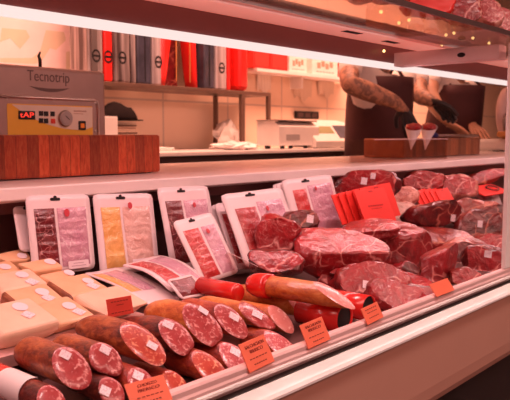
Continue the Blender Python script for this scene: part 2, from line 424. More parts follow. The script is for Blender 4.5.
part('front_edge', b2(X0, X1, .616, .6215, 1.372, 1.382), 'shelf_trim', gs)
part('rear_rail', b2(X0, X1, .806, .84, 1.3812, 1.392), 'shelf_trim', gs)
ar = thing('shelf_bracket', 'pink metal bracket arm with a dark hole under the glass shelf', 'bracket', (XP, 0, 0))
part('arm', b2(.004, .05, .692, .985, 1.336, 1.3725, .003), 'hood_pink', ar)
bh = NB(); ph = V((.0036, .79, 1.353)); prism_z(bh, disc_prof(.011, 16, ry=.006), 0, .0008)
for v in bh.verts: v.co = ph + V((-v.co.z, v.co.x, v.co.y))
part('bolt_hole', bh, 'dark_hole', ar)

# little warm spots by the glass: glowing beads standing in for lamp reflections
glints = [(381, 12), (399, 23), (409, 20), (442, 45), (446, 35), (454, 33), (458, 45), (473, 38), (489, 43), (446, 58), (384, 51)]
for i, (px, py) in enumerate(glints):
    p = at_z(px, py, 1.3838)
    if p.y > .80: p = at_z(px, py, 1.3892)
    if p.y > .98: p = at_y(px, py, .982)
    o = thing('glint_dot', 'tiny round warm yellow reflection dot at the glass shelf', 'light', p, 'tiny warm reflection dots at the glass shelf')
    b = NB(); bmesh.ops.create_icosphere(b, subdivisions=2, radius=.0036); part('glint_bead', b, 'glint_glow', o, True)

# ------------------------------------------------------------------ cheese
tray = thing('cheese_tray', 'raised pink steel tray edge under the cheese wedges', 'tray', (0, 0, 0))
TX1 = at_y(150, 318, .93).x
tz = lambda y: .834 + .02*(y-.915)
part('tray_top', prism_x(NB(), [(.912, tz(.912)-.018), (.912, tz(.912)), (1.275, tz(1.275)), (1.275, tz(1.275)-.018)], -.3, TX1), 'rail_metal', tray)
for x in (-.25, .2, TX1-.03): part('tray_foot', b2(x-.01, x+.01, .96, .98, deck_z(.98)+.001, tz(.96)-.0185), 'steel_dark', tray)
solid(tray)
def cheese(label, c, y, w, d, th, yaw=0, tilt=29, m='cheese', rl=None, sl_=None, rind=False, wedge=1.0):
    p = at_y(*c, y); Rm = Matrix.Rotation(R_(yaw), 3, 'Z') @ Matrix.Rotation(R_(tilt), 3, 'X')
    X = Matrix.Translation(p) @ Rm.to_4x4(); bm = NB()
    w2 = w*wedge
    pts = [(-w/2, -d/2), (w/2, -d/2), (w2/2, d/2), (-w2/2, d/2)]
    prism_z(bm, pts, -th, 0)
    bmesh.ops.recalc_face_normals(bm, faces=bm.faces[:])
    bmesh.ops.bevel(bm, geom=bm.edges[:], offset=.009, segments=4, affect='EDGES', profile=.5)
    bmesh.ops.triangulate(bm, faces=[f for f in bm.faces if len(f.verts) > 4])
    for v in bm.verts: v.co.z += .002*noise.noise(v.co*30+V((c[0], 0, 0)))
    for f in bm.faces:
        f.material_index = 1 if rind and f.calc_center_median().x < -w/2*.8 and f.normal.x < -.3 else 0
    bmesh.ops.subdivide_edges(bm, edges=[e for e in bm.edges if e.calc_length() > .02], cuts=3, use_grid_fill=True)
    bmesh.ops.triangulate(bm, faces=[f for f in bm.faces if len(f.verts) > 4])
    bvh = settle(bm, X, lambda y_: tz(max(y_, .912)), 0, lambda c_: V((0, 0, -.009)), .0008)
    o = thing('cheese_wedge', label, 'cheese', p, 'wrapped cheese wedges on the tray', Rm); bpy.context.view_layer.update()
    split(bm, {0: ('paste', m, None), 1: ('rind', 'cheese_rind', 'dark rind')}, o, False)
    if rl: stick(bvh, X, o, rl[0], rl[1], rl[2] if len(rl) > 2 else 13, (rl[2] if len(rl) > 2 else 13)*1.0, 0, 'label_white', 'round_label', True)
    if sl_: stick(bvh, X, o, sl_[0], sl_[1], 11, 11, -15, 'sticker', 'square_label')
    return o
CH = [
 ('pale cheese wedge in the front left corner with round and square labels', (18, 314), .962, .105, .085, .05, 4, 'cheese_pale', (20, 307, 16), (28, 315), False, .95),
 ('cheese wedge in the front row left of the sausage, round label near its right edge', (62, 310), .968, .092, .080, .05, 6, 'cheese', (69, 306, 14), (79, 312), False, .95),
 ('pale cheese wedge carrying the small red price sign', (113, 299), .965, .115, .085, .055, 8, 'cheese_pale', None, None, False, .9),
 ('cheese wedge with dark brown rind on its left side', (35, 295), 1.045, .09, .068, .045, 4, 'cheese', (42, 292, 14), (48, 298), True, 1),
 ('cheese wedge with dark spot behind the one with the red sign', (79, 284), 1.065, .095, .072, .05, 8, 'cheese', (88, 281, 12), (93, 286), True, 1),
 ('cheese wedge at the left edge, third row from the rail', (17, 279), 1.120, .095, .066, .045, 4, 'cheese_pale', (22, 275, 13), (32, 282), False, 1),
 ('small cheese wedge in the middle of the cheese pile', (63, 276), 1.112, .08, .05, .045, 8, 'cheese', (69, 273, 11), None, False, 1),
 ('cheese wedge at the left edge, fourth row from the rail', (-4, 268), 1.185, .09, .05, .045, 4, 'cheese', (5, 267, 12), None, False, 1),
 ('cheese wedge in front of the leftmost salami pack', (40, 264), 1.158, .085, .042, .045, 6, 'cheese', (50, 262, 12), None, False, 1),
 ('hindmost cheese wedge beside the narrow pack edge', (12, 256), 1.215, .085, .05, .045, 4, 'cheese', (22, 256, 10), None, False, 1),
]
for lb, c, y, w, d, th, yw, m, rl, sl_, rd, wg in CH: cheese(lb, c, y, w, d, th, yw, 20, m, rl, sl_, rd, wg)

# ------------------------------------------------------------------ vacuum packs
def pack(label, bl, br, tl, yb, yt, cols, bend=0, dot=None, lab=None, hole=True, grp='flat packs of slices', name='sliced_pack', sag=0, th=.003, film=True):
    """bl, br, tl: where the lower left, lower right and upper left corners are seen; yb, yt: how far back the lower and upper edge lie"""
    y0, y1 = yb if isinstance(yb, tuple) else (yb, yb); O, B, T = at_y(*bl, y0), at_y(*br, y1), at_y(*tl, yt)
    u = (B-O); W = u.length; u.normalize(); v = T-O; v -= u*v.dot(u); Hh = v.length; v.normalize(); n = u.cross(v)
    cut = max(0, max((deck_z(q.y)+.004-q.z)/max(v.z, .05) for q in (O, B)) if v.z > .3 else 0); O = O+v*cut; Hh -= cut
    X = frame3(u, v, n)
    root = thing(name, label, 'food pack', O, grp, X)
    zf = lambda a, b: bend*math.sin(math.pi*b/Hh) + sag*(b/Hh)**2 + .0015*math.sin(a/W*5+b/Hh*3)
    # rounded card as a lattice squeezed at the corners
    bm = NB(); nu, nv = 10, 14; g = {}; rc = .012
    for i in range(nu+1):
        for j in range(nv+1):
            a, b = W*i/nu, Hh*j/nv
            cx = min(max(a, rc), W-rc); cy = min(max(b, rc), Hh-rc); dx, dy = a-cx, b-cy; dl = math.hypot(dx, dy)
            if dx and dy and dl > rc: a, b = cx+dx*rc/dl, cy+dy*rc/dl
            g[i, j] = (a, b)
    for side in (0, 1):
        q = {k: bm.verts.new((a, b, zf(a, b)-(th if side else 0))) for k, (a, b) in g.items()}
        for i in range(nu):
            for j in range(nv):
                fc = (q[i, j], q[i+1, j], q[i+1, j+1], q[i, j+1]); bm.faces.new(fc if not side else fc[::-1])
        if side == 0: q0 = q
    rim = [(i, 0) for i in range(nu)]+[(nu, j) for j in range(nv)]+[(i, nv) for i in range(nu, 0, -1)]+[(0, j) for j in range(nv, 0, -1)]
    for a, b in zip(rim, rim[1:]+rim[:1]): bm.faces.new((q0[a], q[a], q[b], q0[b]))
    part('backing_card', bm, 'card', root, True, recalc=False)
    for (u0, u1, v0, v1, m, nm, nsl, th_) in cols:
        nu2, nv2 = 10, max(8, int(nsl*6)); bm = NB(); gg = {}
        for i in range(nu2+1):
            for j in range(nv2+1):
                a = W*(u0+(u1-u0)*i/nu2); b = Hh*(v0+(v1-v0)*j/nv2)
                e = min(i, nu2-i)/nu2*2; f = min(j, nv2-j)/nv2*2
                hgt = th_*(1-(1-e)**4)*(1-(1-min(1, f*2))**4)
                ph = (j/nv2*nsl) % 1
                hgt *= .65+.35*ph
                hgt += .0012*noise.noise(V((a*120, b*120, seed_off[0])))*min(1, e*3)*min(1, f*4)
                gg[i, j] = bm.verts.new((a, b, zf(a, b)+.0006+max(0, hgt)))
        for i in range(nu2):
            for j in range(nv2): bm.faces.new((gg[i, j], gg[i+1, j], gg[i+1, j+1], gg[i, j+1]))
        part(nm, bm, m, root, True, recalc=False); seed_off[0] += 3.7
    if hole:
        a, b = W*.45, Hh*.945; bm = NB()
        prism_z(bm, rrect(W*.16, .006, .0028, 3, a, b), zf(a, b)+.0006, zf(a, b)+.0010); prism_z(bm, rrect(W*.05, .010, .0025, 3, a, b+.002), zf(a, b)+.0006, zf(a, b)+.0011)
        part('hang_hole', bm, 'dark_hole', root)
    if dot:
        a, b = W*dot[0], Hh*dot[1]; z = zf(a, b)+dot[3]
        part('round_sticker', prism_z(NB(), disc_prof(dot[2], 18, a, b, dot[2]*1.25), z, z+.0005), 'red_dot', root)
    if lab:
        a0, b0, w_, h_ = W*lab[0], Hh*lab[1], W*lab[2], Hh*lab[3]; z = zf(a0+w_/2, b0+h_/2)+.0085
        lo = part('price_label', prism_z(NB(), rrect(w_, h_, .002, 2, a0+w_/2, b0+h_/2), z, z+.0005), 'label_white', root)
        bm = NB()
        for k in range(2): box(bm, (a0+w_*.5, b0+h_*(.68-.34*k), z+.0007), (w_*(.5 if k == 0 else .7), h_*.08, .0003))
        part('print_line', bm, 'print_grey', lo)
    solid(root); return root
seed_off = [0.0]
two = lambda L, R, n1=6, n2=5, t=.007: [(.10, .42, .08, .83, L, 'slice_stack', n1, t), (.46, .92, .08, .83, R, 'slice_stack', n2, t)]
pack('narrow white pack edge standing leftmost behind the first salami pack', (20, 252), (48, 250), (6, 206), 1.216, 1.248, [], grp='packs at the rear wall')
pack('white pack of dark salami slices beside lilac slices, leftmost full pack', (33, 277), (96, 269), (13, 196), 1.188, 1.217, two('slice_dark', 'slice_pink', 7, 5), dot=(.58, .76, .0065, .008), lab=(.52, .04, .33, .10), grp='packs at the rear wall')
pack('white pack with yellow cheese slices beside pale ham slices', (101, 276), (160, 269), (79, 194), 1.18, 1.216, two('slice_cheese', 'slice_pale', 4, 4), dot=(.56, .84, .006, .008), lab=(.5, .05, .4, .11), grp='packs at the rear wall')
pack('white pack leaning behind the others with dark slices top left', (172, 272), (222, 264), (142, 188), 1.16, 1.214, two('slice_dark', 'slice_pink', 6, 4), dot=(.62, .76, .005, .008), grp='packs at the rear wall')
pack('tilted white pack with a bright red slice column in front of the dark pack', (202, 285), (240, 272), (166, 223), 1.06, 1.14, [(.12, .52, .06, .82, 'slice_bright', 'slice_stack', 7, .006), (.58, .92, .06, .82, 'slice_pink', 'slice_stack', 4, .004)], dot=(.66, .72, .005, .007), grp='packs at the rear wall')
pack('white pack edge, rearmost of the leaning stack left of the four-slice pack', (229, 268), (262, 262), (200, 206), 1.15, 1.214, two('slice_red', 'slice_pink'), grp='leaning stack of packs')
pack('white pack edge, middle of the leaning stack left of the four-slice pack', (235, 270), (270, 263), (208, 204), 1.13, 1.20, two('slice_red', 'slice_pink'), grp='leaning stack of packs')
pack('white pack of four square dark red slices beside lilac slices', (246, 268), (305, 254), (224, 194), 1.085, 1.165, [(.13, .47, .07, .78, 'slice_red', 'slice_stack', 4, .007), (.50, .93, .07, .84, 'slice_pink', 'slice_stack', 4, .005)], dot=(.62, .72, .0055, .007), grp='leaning stack of packs')
for k in range(2):
    pack(('white pack edge just behind the tallest pack, nearer one', 'white pack edge just behind the tallest pack, farther one')[k], (292-4*k, 246+k), (340-4*k, 236+k), (275-4*k, 183+k), 1.15+.008*k, 1.205+.006*k, [], grp='leaning stack of packs')
pack('tallest white pack with long red slice column beside lilac slices', (300, 252), (348, 240), (274, 181), 1.135, 1.196, [(.15, .42, .10, .84, 'slice_bright', 'slice_stack', 4, .007), (.46, .94, .06, .88, 'slice_pink', 'slice_stack', 5, .005)], dot=(.58, .82, .005, .007), grp='leaning stack of packs')
# packs lying flat in front
pack('flat white pack draped under the red strip pack, beside the cheese', (150, 306), (182, 298), (88, 272), (.98, 1.015), 1.135, [(.05, .35, .3, .9, 'slice_cheese', 'slice_stack', 3, .003), (.4, .8, .3, .92, 'slice_pink', 'slice_stack', 3, .003)], bend=.006, hole=False, grp='packs lying flat')
pack('flat white pack with a bright red strip lying behind the salami', (172, 292), (207, 280), (108, 268), (1.01, 1.045), 1.12, [(.10, .48, .05, .93, 'slice_bright', 'slice_stack', 8, .005), (.55, .92, .1, .9, 'slice_pink', 'slice_stack', 4, .003)], bend=.012, hole=False, grp='packs lying flat')
pack('small dark-edged pack tucked beneath the red strip pack', (182, 300), (208, 294), (142, 284), .975, 1.02, [(.08, .9, .1, .9, 'slice_dark', 'slice_stack', 3, .004)], hole=False, grp='packs lying flat')
pack('crumpled silver-white pack on the meat right of the small red cards', (484, 212), (503, 206), (466, 193), 1.15, 1.20, [(.2, .7, .1, .85, 'sil_pack', 'slice_stack', 3, .006)], hole=False, bend=.006, grp='packs on the meat')
pack('white pack of pale bacon between the two fans of red cards', (400, 222), (424, 214), (392, 206), 1.13, 1.19, [(.1, .9, .1, .9, 'slice_pale', 'slice_stack', 3, .006)], hole=False, grp='packs on the meat')

# ------------------------------------------------------------------ red cards
def red_card(label, bl, br, tl, y0, y1, front=False, grp=None):
    O, B, T = at_y(*bl, y0), at_y(*br, y0), at_y(*tl, y1)
    u = B-O; W = u.length; u.normalize(); v = T-O; v -= u*v.dot(u); Hh = v.length; v.normalize(); n = u.cross(v); cut = max(0, max((deck_z(q.y)+.004-q.z)/max(v.z, .05) for q in (O, B))); O = O+v*cut; Hh -= cut; X = frame3(u, v, n)
    o = thing('red_card', label, 'card', O, grp, X)
    part('card_sheet', cbox((W/2, Hh/2, -.002), (W, Hh, .0035), .001), 'red_paper', o)
    part('hang_hole', prism_z(NB(), rrect(W*.14, .005, .002, 3, W*.5, Hh*.93), 0, .0004), 'red_dark', o)
    if front:
        bm = NB()
        for k, (w_, y_) in enumerate(((.5, .52), (.34, .44))): 
            x = W*.5-W*w_/2
            for j in range(7): box(bm, (x+W*w_*(j+.5)/7, Hh*y_, .0003), (W*w_/7*.7, Hh*.045*(1 if k == 0 else .5), .0004))
        part('faded_print', bm, 'red_dark', o)
    solid(o); return o
ordn = ['hindmost', 'second from the back', 'third from the back', 'fourth from the back', 'fifth from the back']
for k in range(5):
    dx = 7.0*k
    red_card('red paper card showing only its edge, %s of the large fan' % ordn[k], (343+dx, 225-.5*k), (373+dx, 217-.5*k), (326+dx, 196-1.7*k), 1.085-.008*k, 1.122-.008*k, grp='large fan of red cards')
red_card('plain red card facing out at the front of the large fan', (367, 226), (397, 221), (358, 190), 1.033, 1.078, True, 'large fan of red cards')
for k in range(5):
    dx = 5.5*k
    red_card('small red card, %s of the smaller fan at right' % ordn[k], (424+dx, 212-.5*k), (436+dx, 208-.5*k), (412+dx, 192-.2*k), 1.125-.007*k, 1.165-.007*k, grp='small fan of red cards')
fp = at_y(488, 190, 1.17)
fo = thing('red_folder', 'flat bright red folder lying at the back by the post', 'folder', fp, None, frame3(V((1, 0, 0)), V((0, .94, .342)), V((0, -.342, .94))))
part('cover', cbox((0, 0, 0), (.26, .09, .006), .002), 'red_paper', fo)
rg = thing('black_ring', 'black elastic ring lying on the flat red folder', 'ring', fp + V((.02, -.01, .006)), None, frame3(V((1, 0, 0)), V((0, .94, .342)), V((0, -.342, .94))))
part('band', tube(NB(), [(.045*math.cos(2*math.pi*k/28), .022*math.sin(2*math.pi*k/28), .002) for k in range(29)], .0028, 8, False), 'black', rg, True)
solid(fo); solid(wt)
for o_ in ct.children:
    if o_.name.startswith(('rear_', 'corner_post')): solid(o_)

# ------------------------------------------------------------------ sausages
def sausage(name, label, face, y, rpx, L, fm, cm, tilt=48, yaw=0, pitch=0, lab=None, grp=None, squash=.92, cat='sausage', lrot=-10, lsz=(11, 10), extra=None, bend=.0):
    c = at_y(face[0], face[1], y); r = rpx*mpp(c)
    ya, pi_ = R_(yaw), R_(pitch)
    ax = V((math.sin(ya)*math.cos(pi_), -math.cos(ya)*math.cos(pi_), -math.sin(pi_)))   # points to the customer
    side = V((math.cos(ya), math.sin(ya), 0)); up = side.cross(ax)
    if up.z < 0: up = -up
    X = Matrix.Translation(c) @ frame3(side, -ax, up).to_4x4()          # local: x side, y backward, z up, cut centre at origin
    bm = NB(); n = 26; tl = R_(tilt)
    seed = V((random.random()*50,)*3)
    rings = []
    # the cut: plane through the origin, normal (0,-cos,sin); along the axis y = z*tan
    prof = [(1.0, .06), (.99, .34), (.965, .60), (.93, .80), (.87, .93), (.76, .985)]   # fraction of length from the cut, radius
    NS = 14
    for s in range(NS+1):
        f = s/NS; ring = []
        rr = 1.0 if f < .72 else math.sqrt(max(0, 1-((f-.72)/.28)**2*.985))
        for k in range(n):
            a = 2*math.pi*k/n; x, z = r*rr*math.cos(a), r*rr*squash*math.sin(a)
            y0 = z*math.tan(tl)/1.0
            yy = y0*(1-f)**1.5 + L*f
            dv = noise.noise(V((x*28, yy*14, z*28))+seed)*r*.09
            q = 1+dv/r
            ring.append(bm.verts.new((x*q + bend*(yy/L)**2, yy, z*q)))
        rings.append(ring)
    for a, b in zip(rings, rings[1:]):
        for k in range(n): bm.faces.new((a[k], b[k], b[(k+1) % n], a[(k+1) % n]))
    tip = bm.verts.new((bend, L+.004, 0))
    for k in range(n): bm.faces.new((rings[-1][k], tip, rings[-1][(k+1) % n]))
    # cut face: shrinking rings with a slight swell
    prev = rings[0]
    for q, sw in ((.93, .0015), (.7, .003), (.4, .0035), (.15, .0038)):
        ring = [bm.verts.new((v.co.x*q, v.co.y*q - sw*math.cos(tl), v.co.z*q + sw*math.sin(tl))) for v in rings[0]]
        for k in range(n):
            fc = bm.faces.new((prev[k], prev[(k+1) % n], ring[(k+1) % n], ring[k])); fc.material_index = 1
        prev = ring
    fc = bm.faces.new(prev); fc.material_index = 1
    bvh = settle(bm, X, origin=lambda c_: V((bend*(max(c_.y, 0)/L)**2, min(max(c_.y, r*.35), L*.93), 0)))
    root = thing(name, label, cat, c, grp, frame3(side, -ax, up))
    bpy.context.view_layer.update()
    split(bm, {0: ('casing', cm, None), 1: ('cut_face', fm, None)}, root)
    if lab: stick(bvh, X, root, lab[0], lab[1], lsz[0], lsz[1], lrot)
    return root, X, r

G1 = 'cut cured sausages along the front rail'
# lower layer first
LOW = [
 ('cured_sausage', 'dark wrapped sausage with red and white paper band at bottom left corner', (52, 402), .735, 15, .13, 'face_chorizo', 'casing_dark', 40, None),
 ('cured_sausage', 'dark salami lying lowest between the banded sausage and the first tag', (112, 392), .74, 14, .11, 'face_chorizo', 'casing_dark', 40, (105, 391)),
 ('cured_sausage', 'shadowed red sausage under the big brown chorizo, behind the first orange tag', (142, 384), .735, 15, .11, 'face_chorizo', 'casing_red', 45, (138, 376)),
 ('cured_sausage', 'short red sausage stump right of the lowest orange tag', (176, 385), .73, 13, .10, 'face_orange', 'casing_red', 50, None),
 ('cured_sausage', 'plain orange-red sausage with no sticker pressed against the front rail', (210, 368), .728, 16, .10, 'face_orange', 'casing_red', 55, None),
 ('cured_sausage', 'pink cut sausage half behind the second orange tag', (236, 360), .73, 16, .10, 'face_salchichon', 'casing_red', 50, (235, 352)),
 ('cured_sausage', 'pale pink wrapped sausage between the two middle orange tags', (283, 347), .725, 15, .09, 'face_salchichon', 'casing_red', 58, None),
]
for nm, lb, fc, y, rp, L, fm, cm, tl, lab in LOW:
    o, X, r = sausage(nm, lb, fc, y, rp, L, fm, cm, tl, lab=lab, grp=G1)
    if 'band' in lb and 'white' in lb:
        for k, (m_, y0, y1) in enumerate((('red_gloss', .105, .14), ('paper', .045, .105))):
            b = tube(NB(), [(0, y0+(y1-y0)*i/4, 0) for i in range(5)], r*1.06, 24, False); part('paper_band', b, m_, o, True, ('red', 'white')[k]+' paper band', recalc=False)
UP = [
 ('chorizo', 'rough brown chorizo half with coarse red cut face, left of the front pile', (72, 368), .765, 19, .125, 'face_chorizo', 'casing_brown', 46, (65, 355), 0),
 ('chorizo', 'coarse chorizo with rounder face squeezed between two larger brown ones', (106, 361), .775, 17.5, .12, 'face_chorizo', 'casing_brown', 42, (105, 350), 0),
 ('chorizo', 'largest brown chorizo, long slanted orange-red face in front of the cheese', (143, 343), .785, 19, .15, 'face_orange', 'casing_brown', 56, (152, 346), 4),
 ('salami', 'nearly black wrinkled salami with oval red face and white sticker', (177, 337), .785, 17, .14, 'face_chorizo', 'casing_dark', 52, (168, 325), 0),
 ('sausage', 'thick orange-skinned sausage with big round face in the middle of the row', (203, 325), .79, 20, .14, 'face_chorizo', 'casing_orange', 48, (203, 311), 0),
 ('sausage', 'dark-skinned sausage with narrow pink face right of the thick orange one', (231, 321), .79, 16, .13, 'face_chorizo', 'casing_red', 50, (234, 317), 0),
 ('sausage', 'orange sausage with long slanted face above the second orange tag', (259, 319), .79, 15.5, .15, 'face_chorizo', 'casing_orange', 58, (257, 315), 4),
 ('pork_loin', 'orange cured loin with striped pink face, lower of the two beside the red sleeve', (281, 319), .80, 13, .15, 'face_lomo', 'casing_orange', 48, (281, 309), 6),
 ('pork_loin', 'orange cured loin with pink face above its twin, left of the red tubes', (299, 304), .82, 13, .17, 'face_lomo', 'casing_orange', 48, (296, 292), 6),
]
for nm, lb, fc, y, rp, L, fm, cm, tl, lab, yw in UP:
    sausage(nm, lb, fc, y, rp, L, fm, cm, tl, yaw=yw, lab=lab, grp=G1)
# red paper tubes lying with their open ends to the customer
def red_tube(label, c0, y0, L, rpx, hole=True):
    a = at_y(c0[0], c0[1], y0); b = a + V((0, L, 0)); r = rpx*mpp(a); lift = max(0, deck_z(b.y)+r*1.02+.001-a.z); a.z += lift; b.z += lift; d = (b-a).normalized()
    s = d.cross(upz).normalized(); X = frame3(s, d, s.cross(d)); L = (b-a).length
    o = thing('paper_tube', label, 'tube', a, 'red paper tubes in the display', X)
    bm = NB(); n = 28
    P_ = lambda rr, y: [bm.verts.new((rr*math.cos(2*math.pi*k/n), y, rr*math.sin(2*math.pi*k/n))) for k in range(n)]
    R1 = [P_(r, 0), P_(r, L), P_(r*.93, L), P_(r*.93, 0)]
    if not hole: R1 = [P_(r*.9, -.002), P_(r, .002), P_(r, L), P_(r*.9, L)]
    for q in range(4 if hole else 3):
        A, B = R1[q], R1[(q+1) % 4]
        for k in range(n): bm.faces.new((A[k], A[(k+1) % n], B[(k+1) % n], B[k]))
    if not hole: bm.faces.new(R1[0]); bm.faces.new(R1[3])
    W = [X @ v.co + a for v in bm.verts]; lo, hi = bounds(W); bm.verts.index_update()
    b2_ = NB(); tube(b2_, [a, b], r, 20)
    b2_.verts.index_update(); SOFT.append((BVHTree.FromBMesh(b2_), lo, hi)); b2_.free()
    part('sleeve', bm, 'red_gloss', o, True)
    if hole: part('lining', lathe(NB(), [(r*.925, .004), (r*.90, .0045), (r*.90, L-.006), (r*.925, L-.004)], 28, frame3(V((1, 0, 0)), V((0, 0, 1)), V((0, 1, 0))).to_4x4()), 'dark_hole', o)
    return o
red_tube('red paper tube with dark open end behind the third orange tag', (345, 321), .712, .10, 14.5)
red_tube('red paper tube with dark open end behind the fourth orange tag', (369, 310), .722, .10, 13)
red_tube('closed red sleeve lying behind the row of orange sausages', (238, 293), .89, .10, 9.5, False)
o, X, r = sausage('cured_loin', 'big orange cured loin with pale pink face and red end sleeve', (334, 295), .722, 12.5, .18, 'face_lomo', 'casing_orange', 63, 9, 0, None, 'whole loins', cat='sausage')
b = tube(NB(), [(0, .135+.012*i, 0) for i in range(5)], [r*1.07, r*1.07, r*1.06, r*.98, r*.75], 24, True); part('red_sleeve', b, 'red_gloss', o, True)

# ------------------------------------------------------------------ meat pieces
def blob(name, label, c, y, size, depth, rim, cutm=None, cuts=(), roll=0, seed=0, lump=.16, labs=(), ex=2.6, grp=None, cat='meat', floor=deck_z, push=True, tip=0, sub=4, ymin=.678, film=False):
    """size in pixels (w,h) as seen, depth in metres; cuts: (normal in right/away/up, offset as a fraction of the half size)"""
    p = at_y(c[0], c[1], y); s = mpp(p); hw, hh, hd = size[0]*s/2, size[1]*s/2, depth/2
    Rm = FR @ Matrix.Rotation(R_(roll), 3, 'Y') @ Matrix.Rotation(R_(tip), 3, 'X')
    X = Matrix.Translation(p) @ Rm.to_4x4()
    bm = NB(); bmesh.ops.create_icosphere(bm, subdivisions=sub, radius=1)
    so = V((seed*7.3+.5, seed*3.1, seed*5.7))
    cutv = {}
    for v in bm.verts:
        d = v.co.normalized(); e = ex
        k = (abs(d.x)**e + abs(d.y)**e + abs(d.z)**e)**(-1/e)
        k *= 1 + lump*noise.noise(d*1.3+so)*1.6 + lump*.55*noise.noise(d*3.2+so) + lump*.2*noise.noise(d*8+so)
        q = d*k
        for i, (nrm, off) in enumerate(cuts):
            nn = V(nrm).normalized(); t_ = q.dot(nn)-off
            if t_ > 0:
                q = q - nn*(t_*(1-.05)) + nn*.04*noise.noise(q*3+so); cutv[v] = 1
        v.co = V((q.x*hw, q.y*hd, q.z*hh))
    for f in bm.faces:
        if all(v in cutv for v in f.verts): f.material_index = 1
    bvh = settle(bm, X, floor, ymin)
    root = thing(name, label, cat, p, grp, Rm)
    bpy.context.view_layer.update()
    split(bm, {0: ('rind', rim, None), 1: ('cut_face', cutm or rim, None)}, root)
    for l in labs: stick(bvh, X, root, l[0], l[1], l[2] if len(l) > 2 else 9, l[3] if len(l) > 3 else 10, l[4] if len(l) > 4 else -8)
    return root
CAMF = (0, -1, .25)
